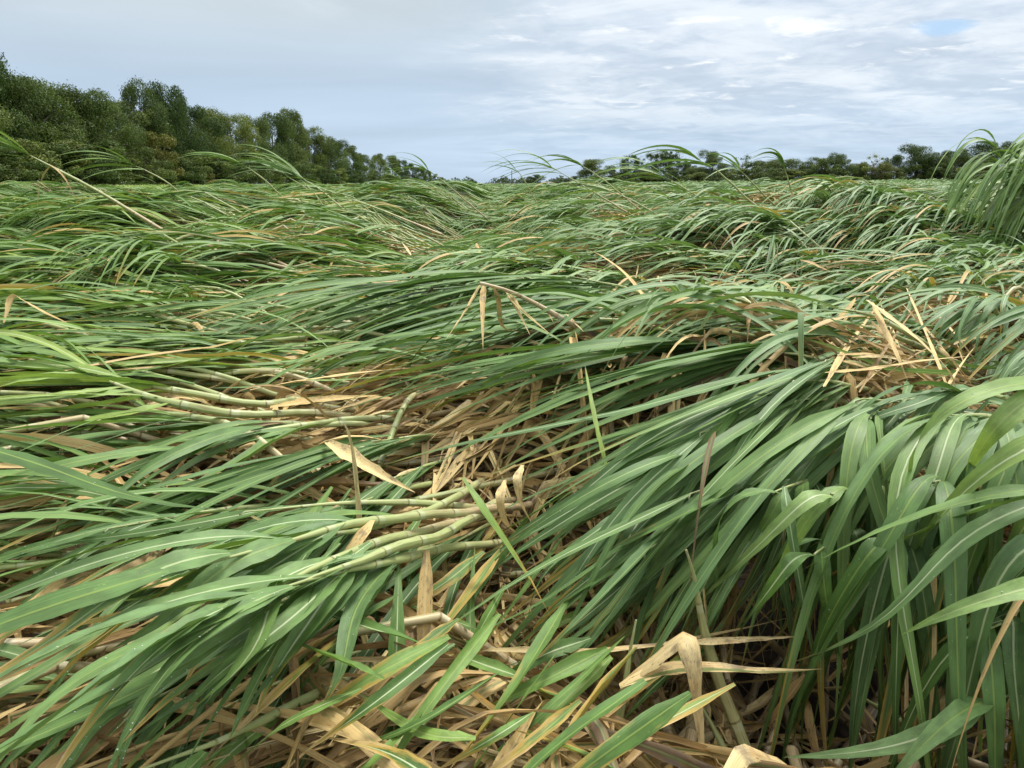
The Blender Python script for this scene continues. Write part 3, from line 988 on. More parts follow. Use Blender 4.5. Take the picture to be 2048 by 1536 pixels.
def fan(label, o, m, t, n=8, W=0.045, jit=0.16, stalk=None, blue=0.2, tone=(0.15, 0.85), dry=0.12, L=1.4, ndry=2, back=None, r0=0.0118, r1=0.0098, K=18, look=None, age=(0.05, 1.0)):
    if label is None:
        n, W = int(n * 1.35 + .5), W * .80
    O, M, T = (at_z(*q) for q in (o, m, t))
    rng = PRNG
    d0 = nrm(M - O)
    side = nrm(np.cross(d0, [0, 0, 1.0]))
    taper = .72 if stalk is not None else .55
    if stalk is None:
        bd = -np.array([d0[0], d0[1], 0])
        bd = nrm(bd) if back is None else np.array([math.cos(rad(back)), math.sin(rad(back)), 0])
        st = [O + bd * 1.15 + [0, 0, -0.36], O + bd * .75 + [0, 0, -.22], O + bd * .35 + [0, 0, -.08], O, O + d0 * .05]
    else:
        st = [at_z(*q) for q in stalk]
        if len(st) > 3:
            e = nrm((st[0] - st[2]) * [1, 1, 0])
            st = [st[0] + e * .55 - [0, 0, min(.22, st[0][2] - .05)], st[0] + e * .25 - [0, 0, min(.09, st[0][2] * .4)]] + st
    st = np.array(st)
    c = resample(st, 60)
    seg = np.concatenate([[0], np.cumsum(np.linalg.norm(np.diff(c, axis=0), axis=1))])
    f = np.linspace(0, 1, n) ** 1.0
    pos = seg[-1] - 0.012 - (0.42 if n > 3 else .05) * f
    o_ = np.stack([np.interp(pos, seg, c[:, k]) for k in range(3)], 1) + rng.normal(0, .006, (n, 3))
    jit = jit * .8
    alt = np.where(np.arange(n) % 2 == 0, 1, -1) * rng.uniform(0.2, 1.2, n) * jit
    far = rng.uniform(0.78, 1.10, n)
    t_ = o_ + (T - O) * far[:, None] + side * (alt * 1.5 + rng.normal(0, jit * .5, n))[:, None] + np.array([0, 0, 1.0]) * rng.normal(0, jit * .35, n)[:, None]
    m_ = o_ + (M - O) * rng.uniform(0.85, 1.15, n)[:, None] + side * (alt * 0.7)[:, None] + np.array([0, 0, 1.0]) * (rng.uniform(-.05, .07, n))[:, None]
    pts = bez(o_, m_, t_, K)
    # sideways sway so that no blade is a perfect arc
    s_ = np.linspace(0, 1, K)[None, :, None]
    pts = pts + side * (rng.normal(0, .03, (n, 1, 1)) * np.sin(s_ * rng.uniform(3, 7, (n, 1, 1))) * s_)
    # keep blades over the wet soil
    pts[..., 2] = np.maximum(pts[..., 2], 0.06 + 0.02 * rng.random((n, 1)))
    rn = rng.uniform(*tone) * .5 + .5 * rng.uniform(*tone, n)
    pl = plant(label, st, pts, W * rng.uniform(.72, 1.1, n), rn, np.clip(dry + (.32 if n > 3 else 0) * rng.random(n) ** 2.2, 0, 1), np.clip(blue + .15 * rng.normal(size=n), 0, 1),
               r0=r0, r1=r1, age=age, dryl=hang_dry(st, ndry, rng) if ndry else None, wave=.045, taper=taper)
    global HAND
    HAND += 1
    return pl


# -- lower left: pale fans that sweep past the camera
fan('cane with reddish bent stalk whose broad pale leaves fan out across the lower left', (640, 1150, .95), (330, 1215, 1.02), (-80, 1430, .90), 9, .047, .09,
    stalk=[(985, 1010, .70), (905, 1060, .78), (830, 1085, .84), (740, 1113, .90), (650, 1148, .95), (560, 1185, .97)], blue=.45, tone=(.35, .8), r0=.0135, r1=.0115, ndry=0)
fan('cane just above the reddish bent stalk, with pale leaves sweeping to the left edge', (600, 1075, .93), (330, 1105, 1.03), (-90, 1330, .86), 9, .044, .10,
    stalk=[(960, 965, .68), (900, 1002, .75), (820, 1032, .82), (720, 1058, .88), (610, 1076, .93), (540, 1085, .95)], blue=.4, tone=(.3, .75), ndry=0)
fan('cane at the bottom edge whose broad leaves point to the lower left corner', (585, 1168, .97), (320, 1330, 1.0), (-40, 1640, .90), 10, .047, .09,
    stalk=[(1010, 1085, .62), (900, 1095, .72), (790, 1120, .84), (690, 1140, .92), (590, 1168, .97), (520, 1190, .98)], blue=.45, tone=(.35, .8), L=1.2, ndry=0)
fan('cane with a straight pale ringed stalk running to the bottom edge below the broad fan', (330, 1520, .80), (200, 1600, .82), (0, 1760, .7), 5, .045, .1,
    stalk=[(880, 1265, .50), (780, 1318, .58), (630, 1390, .67), (430, 1485, .77), (300, 1532, .81), (240, 1556, .82)], tone=(.3, .7), ndry=0)
fan('cane with a thick knotted pale stalk rising to the bottom edge in the middle', (740, 1545, .72), (640, 1640, .75), (500, 1800, .7), 0, .045, .1,
    stalk=[(985, 1270, .42), (925, 1340, .52), (850, 1435, .63), (790, 1495, .70), (735, 1550, .75)], tone=(.3, .7), r0=.0155, r1=.0125, ndry=0)
fan('cane whose broad pale leaves fill the lower left corner', (480, 1215, .98), (250, 1375, 1.0), (-30, 1720, .86), 9, .050, .07, blue=.4, tone=(.3, .75), ndry=0)
fan('cane with pale leaves streaming level past the lower left edge', (430, 1125, 1.0), (180, 1190, 1.05), (-170, 1370, .9), 7, .048, .07, blue=.4, tone=(.35, .8), ndry=0)
for i, (o, m, t, n, jt, tn, bl) in enumerate((
        ((800, 950, .76), (560, 1080, .82), (170, 1560, .58), 9, .13, (.05, .45), .25), 
        ((760, 880, .82), (460, 960, .86), (-60, 1250, .68), 9, .13, (.1, .6), .3), ((650, 900, .82), (330, 980, .84), (-80, 1150, .72), 8, .12, (.1, .55), .2),
        ((700, 1010, .78), (420, 1150, .82), (0, 1500, .62), 8, .14, (.05, .4), .2), ((900, 1090, .66), (700, 1230, .72), (430, 1640, .5), 7, .12, (.1, .5), .3),
        ((520, 1020, .84), (240, 1080, .86), (-120, 1240, .74), 7, .12, (.1, .6), .25), 
        ((420, 1260, .8), (240, 1380, .8), (30, 1640, .66), 6, .1, (.05, .4), .3),
        ((300, 1400, .74), (150, 1500, .74), (-60, 1700, .62), 8, .10, (.1, .5), .3), ((560, 1380, .68), (420, 1480, .68), (200, 1750, .52), 8, .10, (.1, .5), .3), ((400, 1330, .77), (240, 1430, .77), (20, 1680, .64), 8, .10, (.15, .6), .3),
        ((500, 1180, .78), (300, 1300, .78), (60, 1560, .6), 8, .14, (.05, .45), .25), ((620, 1250, .70), (460, 1380, .72), (230, 1680, .55), 8, .14, (.05, .4), .25), ((330, 1140, .80), (140, 1230, .80), (-120, 1420, .68), 8, .14, (.05, .5), .3),
        ((700, 1180, .72), (560, 1300, .74), (380, 1600, .52), 8, .13, (.1, .5), .3), ((250, 1050, .82), (80, 1110, .82), (-160, 1250, .72), 8, .13, (.1, .6), .25), ((480, 1400, .70), (330, 1500, .70), (120, 1750, .55), 7, .13, (.05, .4), .3))):
    p_ = fan(None, o, m, t, n, .038, jt, blue=bl, tone=tn)
    COLLECT.append((p_, (m[0] + t[0]) / 2, (m[1] + t[1]) / 2, 'dark leaved flattened cane'))

# -- left: bare pale stalks lying towards the left edge
fan('lower of two bare pale stalks lying side by side, bright leaves reaching the edge', (210, 757, .95), (60, 770, 1.0), (-260, 800, .9), 8, .05, .09,
    stalk=[(640, 826, .80), (545, 828, .84), (465, 827, .87), (380, 812, .90), (300, 794, .92), (205, 758, .95), (150, 748, .97)], tone=(.6, 1), blue=.15, r0=.0145, r1=.0120, age=(.12, 1))
fan('upper of two bare pale stalks lying side by side above the tan litter', (170, 752, .95), (20, 735, 1.0), (-280, 735, .9), 8, .05, .09,
    stalk=[(600, 800, .78), (545, 808, .81), (470, 802, .84), (320, 775, .91), (240, 757, .94), (160, 748, .96)], tone=(.6, 1), blue=.1, r0=.0150, r1=.012, age=(.12, 1))
fan('cane whose pale stalk bends down into narrow leaves at the left below the bare stalks', (440, 877, .86), (230, 920, .92), (-60, 1130, .78), 8, .042, .10,
    stalk=[(800, 838, .78), (700, 838, .80), (610, 850, .83), (537, 860, .85), (470, 872, .86), (410, 884, .87)], tone=(.2, .7), blue=.3)
fan('cane with a slim jointed pale stalk just under the two bare stalks', (400, 843, .87), (200, 845, .92), (-100, 935, .84), 8, .040, .08,
    stalk=[(720, 848, .78), (640, 850, .81), (564, 847, .84), (480, 848, .85), (410, 845, .87), (360, 842, .88)], tone=(.3, .8), blue=.3)
for i, (o, m, t, n, jt, tn, st) in enumerate((
        ((180, 600, 1.04), (40, 585, 1.08), (-220, 590, 1.0), 8, .10, (.4, .9), [(460, 670, .86), (400, 655, .92), (300, 627, .98), (200, 603, 1.03), (130, 590, 1.05)]),
        ((60, 640, 1.02), (-60, 625, 1.05), (-300, 640, 1.0), 6, .1, (.3, .8), [(210, 690, .9), (160, 668, .95), (90, 647, 1.0), (10, 632, 1.03)]),
        ((270, 680, .96), (80, 690, 1.02), (-200, 730, .92), 9, .09, (.5, 1), [(560, 690, .86), (440, 684, .92), (330, 680, .95), (240, 680, .97)]),
        ((420, 725, .92), (200, 712, .98), (-120, 760, .88), 9, .09, (.5, 1), None), ((300, 560, 1.03), (100, 545, 1.08), (-160, 575, 1.0), 9, .1, (.2, .7), None),
        ((480, 600, 1.0), (260, 600, 1.05), (-20, 660, .93), 9, .1, (.3, .8), [(720, 640, .9), (600, 620, .95), (500, 602, 1.0), (430, 596, 1.03)]),
        ((330, 520, 1.08), (150, 505, 1.12), (-120, 540, 1.04), 9, .12, (.2, .7), None), ((520, 540, 1.05), (330, 520, 1.12), (60, 590, .98), 9, .12, (.15, .6), None),
        ((330, 840, .86), (100, 820, .92), (-200, 850, .84), 8, .1, (.3, .8), None), ((260, 900, .8), (60, 890, .86), (-200, 930, .78), 8, .1, (.2, .6), None))):
    p_ = fan(None, o, m, t, n, .042, jt, stalk=st, tone=tn, blue=.15)
    COLLECT.append((p_, (m[0] + t[0]) / 2, (m[1] + t[1]) / 2, 'flat lying cane'))

# -- the great sweep across the middle
for i, (o, m, t, n, jt, tn, bl, W_) in enumerate((
        ((1480, 690, 1.05), (1150, 655, 1.12), (850, 870, .74), 9, .14, (.1, .6), .35, .05), ((1300, 705, 1.02), (1000, 690, 1.07), (600, 830, .80), 8, .10, (.2, .7), .3, .05),
        ((1560, 745, 1.02), (1260, 830, 1.02), (900, 1010, .68), 9, .14, (.15, .65), .4, .05), ((1660, 720, 1.06), (1390, 850, 1.06), (1080, 1130, .60), 10, .16, (.2, .7), .45, .05),
        ((1600, 800, 1.0), (1350, 960, .98), (1040, 1300, .52), 9, .15, (.2, .75), .5, .052), ((1500, 790, 1.03), (1310, 930, .97), (1100, 1230, .54), 8, .14, (.15, .7), .5, .05),
        ((1720, 800, 1.05), (1480, 970, 1.0), (1200, 1310, .48), 9, .15, (.25, .8), .55, .05), ((1790, 800, 1.05), (1560, 960, 1.0), (1350, 1290, .5), 8, .14, (.2, .7), .6, .05),
        ((1250, 600, 1.0), (950, 585, 1.09), (540, 770, .84), 9, .14, (.1, .6), .35, .047), ((1150, 555, 1.05), (820, 550, 1.12), (420, 700, .88), 9, .14, (.1, .55), .3, .045),
        ((1000, 545, 1.08), (720, 560, 1.13), (400, 700, .9), 9, .14, (.1, .55), .3, .045), ((1580, 620, 1.05), (1270, 620, 1.12), (980, 740, .9), 9, .12, (.2, .7), .4, .047),
        ((1650, 650, 1.05), (1420, 650, 1.12), (1180, 760, .93), 8, .12, (.25, .75), .5, .048), ((1380, 680, 1.08), (1090, 690, 1.13), (800, 800, .86), 8, .10, (.2, .7), .4, .05),
        ((1420, 900, .92), (1230, 980, .95), (1010, 1240, .55), 8, .14, (.1, .55), .4, .05),
        ((1560, 950, .9), (1400, 1030, .94), (1220, 1330, .45), 7, .14, (.1, .55), .45, .048), 
        ((1490, 590, 1.10), (1420, 620, 1.15), (1290, 730, .98), 6, .10, (.3, .8), .7, .05), ((860, 560, 1.08), (600, 570, 1.12), (330, 660, .95), 8, .12, (.15, .6), .25, .045),
        ((1500, 655, 1.07), (1180, 650, 1.12), (820, 790, .84), 9, .12, (.15, .7), .35, .046), ((1660, 640, 1.08), (1370, 650, 1.13), (1040, 800, .86), 9, .12, (.2, .7), .4, .046), ((1370, 620, 1.06), (1060, 620, 1.12), (700, 760, .86), 9, .12, (.15, .7), .35, .046),
        ((1580, 680, 1.08), (1300, 720, 1.12), (940, 880, .76), 9, .12, (.2, .75), .4, .046), ((1200, 640, 1.04), (900, 650, 1.08), (560, 760, .86), 8, .11, (.15, .65), .3, .045),
        ((1300, 1000, .8), (1180, 1090, .82), (1040, 1290, .5), 6, .12, (.1, .5), .4, .048), ((1600, 760, 1.05), (1320, 880, 1.02), (980, 1090, .64), 9, .13, (.2, .75), .4, .047),
        ((1520, 700, 1.07), (1200, 720, 1.11), (820, 930, .70), 9, .12, (.2, .7), .35, .047), ((1420, 860, .98), (1230, 990, .90), (990, 1170, .60), 8, .12, (.15, .65), .4, .047), ((1660, 850, 1.0), (1420, 1040, .93), (1120, 1400, .44), 9, .14, (.2, .75), .5, .047),
        ((1560, 900, .96), (1390, 1070, .86), (1190, 1350, .44), 8, .13, (.15, .65), .45, .045), ((1400, 980, .88), (1180, 1150, .80), (870, 1330, .60), 5, .10, (.2, .7), .35, .042), ((1310, 1090, .78), (1180, 1240, .70), (1010, 1440, .50), 5, .10, (.15, .6), .35, .042))):
    p_ = fan(None, o, m, t, n, W_, jt, tone=tn, blue=bl)
    COLLECT.append((p_, (m[0] + t[0]) / 2, (m[1] + t[1]) / 2, 'glossy leaved bent cane'))

# -- right: leaves pouring down over the dark hole
for i, (o, m, t, n, jt, tn, bl, W_) in enumerate((
        ((1900, 830, 1.06), (1680, 850, 1.16), (1540, 1600, .22), 8, .15, (.3, .8), .6, .05), ((1745, 835, 1.03), (1700, 870, 1.10), (1690, 1600, .22), 9, .13, (.35, .85), .5, .046),
        ((2000, 850, 1.06), (1950, 880, 1.14), (1870, 1720, .14), 9, .14, (.2, .7), .75, .052), ((2090, 850, 1.06), (2010, 890, 1.14), (2010, 1720, .14), 9, .14, (.2, .7), .8, .052),
        ((2130, 980, 1.02), (1930, 985, 1.10), (1600, 1250, .66), 6, .10, (.3, .8), .5, .055), ((2180, 880, 1.12), (2000, 930, 1.18), (1860, 1240, .6), 3, .07, (.6, .9), .45, .060),
        ((1680, 985, .95), (1590, 1000, 1.0), (1440, 1300, .5), 6, .12, (.3, .9), .45, .05), ((1560, 980, .95), (1500, 1010, .98), (1480, 1290, .5), 6, .10, (.3, .8), .5, .046),
        ((1880, 960, .98), (1790, 1000, 1.02), (1640, 1720, .12), 8, .14, (.15, .6), .55, .05), ((2120, 1080, .95), (2040, 1110, .98), (1960, 1760, .12), 8, .12, (.2, .7), .7, .055),
        ((1800, 1080, .88), (1760, 1120, .9), (1740, 1740, .10), 8, .14, (.1, .5), .5, .048), ((2150, 600, 1.13), (2040, 610, 1.17), (1910, 800, .86), 10, .13, (.1, .55), .95, .036),
        ((2130, 690, 1.08), (2060, 700, 1.13), (1950, 850, .86), 9, .12, (.1, .55), .95, .038), ((1960, 595, 1.13), (1905, 610, 1.16), (1865, 720, .96), 7, .10, (.15, .6), .9, .036),
        ((2010, 590, 1.13), (2000, 600, 1.17), (1985, 690, .98), 6, .10, (.2, .6), .9, .036), ((1900, 780, 1.06), (1800, 770, 1.12), (1690, 870, .98), 7, .08, (.2, .6), .75, .05),
        ((1990, 1250, .75), (1930, 1290, .78), (1840, 1760, .1), 8, .13, (.1, .5), .6, .048), ((1640, 1100, .85), (1600, 1130, .88), (1560, 1400, .35), 5, .12, (.1, .5), .5, .046))):
    p_ = fan(None, o, m, t, n, W_ * 1.2, jt, tone=tn, blue=bl * .7, ndry=1)
    COLLECT.append((p_, (m[0] + t[0]) / 2, (m[1] + t[1]) / 2, 'blue green hanging cane'))
fan('cane at the right edge with one big bright leaf curling over and down', (2160, 770, 1.16), (1930, 800, 1.27), (1880, 990, .92), 2, .056, .04, tone=(.75, .95), blue=.3, ndry=0)
fan('cane at the right edge with a single broad pale leaf pointing at the dark hole', (2230, 1150, .95), (2010, 1220, .99), (1850, 1287, .84), 1, .055, .02, tone=(.75, .95), blue=.4, ndry=0)
fan('cane at the lower right corner with one short broad leaf crossing the bottom edge', (1990, 1400, .62), (1890, 1440, .66), (1690, 1560, .5), 2, .058, .05, tone=(.4, .7), blue=.6, ndry=1)
# stalks standing out of the litter at the bottom
fan('purple streaked thick stalk slanting down to the bottom edge by the folded tan leaf', (1370, 1110, .86), (1340, 1080, .95), (1250, 1160, .8), 0, .04, .08,
    stalk=[(1535, 1600, .30), (1490, 1490, .38), (1436, 1360, .52), (1404, 1235, .68), (1384, 1140, .80), (1372, 1100, .86)], r0=.0165, r1=.0125, age=(.30, .55), tone=(.3, .7))
fan('pale upright stalk left of the folded tan leaf, rising from the bottom edge', (1275, 1230, .70), (1285, 1190, .75), (1330, 1330, .55), 0, .035, .06,
    stalk=[(1195, 1590, .38), (1225, 1480, .47), (1249, 1380, .56), (1262, 1300, .64), (1272, 1240, .71)], r0=.0140, r1=.011, age=(.45, .9), tone=(.3, .7))
fan('pale stalk lying in the dark hole at the bottom edge', (1690, 1370, .30), (1660, 1350, .36), (1560, 1400, .25), 0, .04, .06,
    stalk=[(1960, 1560, .05), (1880, 1500, .10), (1810, 1450, .17), (1740, 1402, .25), (1690, 1370, .30)], r0=.0165, r1=.013, age=(.4, .8), ndry=2)
fan('short pale stalk beside the purple streaked stalk at the bottom edge', (1380, 1370, .38), (1360, 1350, .44), (1300, 1420, .3), 0, .035, .06,
    stalk=[(1500, 1620, .28), (1450, 1500, .36), (1410, 1430, .42), (1385, 1380, .47)], r0=.0155, r1=.0125, age=(.5, .9), ndry=1)
# single blades that stand out
fan('wide speckled green leaf crossing the tangle at the left, tip over the tan litter', (-150, 855, 1.17), (200, 930, 1.17), (600, 1047, 1.03), 1, .062, .015,
    stalk=[(-420, 850, .7), (-330, 850, .9), (-250, 850, 1.05), (-140, 856, 1.12)], tone=(.12, .2), blue=.0, dry=.12, ndry=0)
fan('lone pale green leaf sticking straight up out of the great sweep of leaves', (1222, 950, .84), (1196, 850, .98), (1176, 738, 1.08), 1, .034, .01,
    stalk=[(1300, 1050, .6), (1270, 1010, .7), (1240, 970, .79), (1220, 945, .84)], tone=(.95, 1.0), blue=.0, ndry=0)
fan('pale leaf curling off the tangle below the tan streak of dead leaves', (900, 735, .95), (700, 800, .93), (555, 765, .90), 1, .045, .01, tone=(.75, .85), blue=.1, ndry=0)

# -- canes that still lean above the field
def leaner(label, pts, n, L, W_=.04, up=.25, lead=None, tone=(.3, .8), grav=.9, wind=1.0, r0=.0125, r1=.008, age=(.0, 1.0), droop=0):
    global HAND
    HAND += 1
    rng = PRNG
    st = np.array([at_y(*q) for q in pts])
    b = st[0] - nrm(st[1] - st[0]) * .5
    st = np.vstack([b, st])
    c = resample(st, 40)
    d0 = nrm(c[-1] - c[-4])
    k = 39 - (np.linspace(0, 1, n) ** 1.2 * 9).astype(int)
    W_ = W_ * .78
    L = L * .85
    D = d0 + rng.normal(0, .20, (n, 3)) + [0, 0, up * .3]
    lv = simulate(c[k], D, L * rng.uniform(.6, 1.05, n), 14, grav, np.full(n, -3.0), rng, wind=wind, kink=0)
    dl = None
    if droop:
        kd = rng.integers(12, 28, droop)
        dl = simulate(c[kd], nrm(rng.normal(0, .5, (droop, 3)) + [0, 0, -.6]), rng.uniform(.3, .5, droop), 8, 4.0, np.full(droop, -3.0), rng, wind=.1, kink=.2)
    return plant(label, st, lv, W_ * rng.uniform(.7, 1.1, n), rng.uniform(*tone, n), .25 * rng.random(n), np.full(n, .2), r0=r0, r1=r1, age=age, dryl=dl, group='cane still leaning above the field', A=3, sides=8)


leaner('long bare stalk leaning over the field at the left edge, leaves streaming past the trees', [(300, 445, 6.9), (200, 385, 6.7), (120, 342, 6.5), (70, 316, 6.4), (35, 298, 6.3)], 11, 1.3, .035, age=(.0, .9), r0=.019, r1=.012, grav=.9, droop=2)
leaner('leaning cane tip with spiky leaves in front of the yellowing bush', [(360, 385, 10.0), (330, 362, 9.9), (290, 340, 9.8), (262, 328, 9.7)], 9, 1.3, .045)
leaner('leaning cane tip pointing at the olive bush, in the tree row middle', [(570, 400, 10.0), (535, 365, 9.9), (500, 338, 9.8), (478, 328, 9.7)], 7, 1.1, .04)
leaner('low leaning cane tip in front of the far half of the tree row', [(640, 395, 11.0), (610, 375, 11.0), (580, 356, 11.0), (566, 347, 11.0)], 6, 1.1, .04)
leaner('leaning cane tip where the tree row runs out', [(930, 400, 12.0), (895, 370, 11.9), (870, 350, 11.8), (856, 342, 11.7)], 7, 1.3, .04)
leaner('thin leaning cane beside the lone pole', [(1066, 392, 13.0), (1053, 368, 12.9), (1040, 348, 12.8), (1030, 338, 12.7)], 4, 1.0, .035, up=.6)
leaner('lower of the leaning canes left of the round far tree', [(1230, 410, 10.0), (1180, 380, 9.9), (1130, 350, 9.8), (1105, 337, 9.7)], 8, 1.3, .04)
leaner('upper of the leaning canes in front of the round far tree', [(1250, 395, 11.0), (1210, 362, 10.9), (1175, 338, 10.8), (1155, 328, 10.7)], 8, 1.3, .04)
leaner('reddish leaning stalk with one long arching leaf above the far trees', [(1560, 448, 7.4), (1500, 402, 7.3), (1450, 355, 7.2), (1420, 331, 7.1), (1395, 319, 7.05)], 6, 1.2, .045, wind=2.2, grav=1.0, tone=(.3, .7), age=(-.3, .9), droop=2)
leaner('slim leaning cane between the two tallest leaners, leaves drooping', [(1580, 440, 8.4), (1530, 392, 8.3), (1490, 350, 8.2), (1475, 338, 8.1)], 6, 1.0, .035, droop=1)
leaner('nearly upright cane with a tuft of leaves blown to the left above the far trees', [(1600, 425, 8.0), (1582, 380, 7.95), (1572, 345, 7.9), (1566, 326, 7.85)], 7, .75, .035, wind=3.5, grav=2.2, up=.1, droop=2)
leaner('short leaner below the gappy far trees', [(1440, 420, 9.0), (1390, 390, 9.0), (1345, 362, 9.0), (1325, 352, 9.0)], 8, 1.2, .042)
leaner('leaning cane rising from the dip below the round far tree', [(1330, 440, 8.0), (1285, 412, 8.0), (1240, 390, 8.0), (1215, 381, 8.0)], 8, 1.2, .04)
leaner('leaning cane tip left of the tan midfield patch', [(800, 435, 8.5), (750, 415, 8.5), (700, 398, 8.5), (680, 392, 8.5)], 9, 1.2, .042)


for i in range(9):
    x_ = PRNG.uniform(40, 1880)
    Y_ = PRNG.uniform(9, 19)
    y_ = HORIZON + F_PX * (CAM_Z - float(H((x_ - 1024) / F_PX * Y_, Y_))) / Y_
    w_ = PRNG.uniform(50, 95) * 10 / Y_
    r_ = min(PRNG.uniform(.35, .75) * F_PX / Y_ * .55, y_ - 325)
    p_ = leaner(None, [(x_ + w_, y_ + 14, Y_), (x_ + w_ * .6, y_ - r_ * .35, Y_), (x_ + w_ * .25, y_ - r_ * .75, Y_), (x_, y_ - r_, Y_)], 8, PRNG.uniform(.9, 1.3), .042)
    COLLECT.append((p_, x_, y_, 'leaning cane tip'))


def arch_leaf_plant():
    # the broken stalk with dead leaves hanging from it
    rng = PRNG
    st = np.array([at_z(1190, 672, 1.03), at_z(1130, 640, 1.10), at_z(1070, 608, 1.16), at_z(1020, 582, 1.22), at_z(985, 571, 1.245), at_z(958, 566, 1.255)])
    t = thing('sugarcane', st[0], 'broken tan stalk bent over the green leaves with dead leaves hanging like tent legs', 'sugarcane', 'blown down sugarcane')
    V, q, uv, tone = stalk_arrays(st, .0125, .006, 9, rng, 0, .15, dead=True)
    mesh_obj('stalk', V - st[0], q, M_STALK, t, uv, tone)
    for a, b, m_, c_, dr in (((963, 567), (890, 682), None, .75, .45), ((968, 568), (966, 698), None, .5, .9), ((985, 572), (1005, 655), (1050, 665), .4, .6), ((1012, 584), (1060, 670), None, .8, .6), ((1015, 585), (1105, 672), None, .6, .35),
                             ((1085, 612), (1112, 655), None, .35, .9), ((1130, 628), (1168, 664), None, .85, .9)):
        A_ = at_z(*a, 1.245 if a[0] < 1000 else 1.21 if a[0] < 1050 else 1.13)
        B_ = at_z(*b, 1.08)
        pts = [A_, A_ * .6 + B_ * .4 + rng.normal(0, .006, 3), B_]
        if m_:
            pts.append(at_z(*m_, 1.06))
        lv = resample(pts, 12)[None]
        rb = Ribbons(lv, np.array([.026]), 4, rng, np.array([c_]), np.array([dr]), np.zeros(1), fold=.5, roll=.3, twist=.3, dried=True)
        rb.one(0, 'dry_leaf', M_DRY, t, st[0])
    # the dead leaf that arches over the green
    pts = resample([at_z(1085, 505, 1.20), at_z(1120, 496, 1.24), at_z(1180, 502, 1.25), at_z(1240, 540, 1.20), at_z(1280, 585, 1.12), at_z(1302, 625, 1.05)], 18)[None]
    rb = Ribbons(pts[:, ::-1], np.array([.026]), 4, rng, np.array([.7]), np.array([1.0]), np.zeros(1), fold=.5, roll=.2, twist=.3)
    c = pts[0, -1]
    o = rb.one(0, 'dry_leaf', M_DRY, None, c)
    o.location = c
    tag(o, 'long thin dead leaf arching high over the green cane in the middle', 'dry leaf', 'loose dry leaves')


arch_leaf_plant()


def clump():
    global HAND
    rng = PRNG
    for i in range(28):
        HAND += 1
        b = np.array([5.85 + rng.normal(0, .38), 7.5 + rng.normal(0, .42), 0.6])
        tip = b + [-.35 + rng.normal(0, .15), -.1 + rng.normal(0, .15), rng.uniform(.75, 1.45)]
        st = np.array([b, b * .6 + tip * .4 + [.08, 0, .05], b * .25 + tip * .75 + [.05, 0, .06], tip])
        c = resample(st, 40)
        n = 15
        k = 39 - (np.linspace(0, 1, n) * 18).astype(int)
        d0 = nrm(c[-1] - c[-6])
        D = d0 * .6 + rng.normal(0, .20, (n, 3)) + [-.40, -.12, .05]
        lv = simulate(c[k], D, rng.uniform(.85, 1.4, n), 14, 3.4, np.full(n, -.6), rng, wind=1.2, kink=.05)
        p_ = plant(None, st, lv, .042 * rng.uniform(.8, 1.2, n), rng.uniform(.35, 1.0, n), .15 * rng.random(n), np.full(n, .3), group='tall bushy clump at the right edge', A=3, sides=8)
        x, y, _ = to_px(tip)
        COLLECT.append((p_, float(x), float(y), 'drooping upright cane'))


clump()

# ------------------------------------------------------------------ the rest of the flattened cane
def scatter_clumps(r0, r1, spacing, rng, margin=1.6, per=6, az=0.70):
    """Stools of cane on a jittered grid inside what the camera can see, with a margin at the sides."""
    xs = np.arange(-az * r1 - margin - 1, az * r1 + margin + 1, spacing)
    ys = np.arange(max(-0.2, r0 * .75 - 1), r1 + 1, spacing)
    X, Y = np.meshgrid(xs, ys)
    X = X.ravel() + rng.uniform(-.45, .45, X.size) * spacing
    Y = Y.ravel() + rng.uniform(-.45, .45, Y.size) * spacing
    dd = np.hypot(X, Y)
    ok = (dd > r0) & (dd <= r1) & (np.abs(X) < az * Y + margin) & (X > -16)
    X, Y = X[ok], Y[ok]
    n = rng.integers(max(1, per - 2), per + 3, len(X))
    cx, cy = np.repeat(X, n), np.repeat(Y, n)
    cj = np.repeat(rng.normal(0, .22, len(X)) + rng.normal(0, .45, len(X)) * (rng.random(len(X)) < .15), n)
    ch = np.repeat(rng.normal(0, 1, len(X)), n)
    return cx, cy, cj, ch


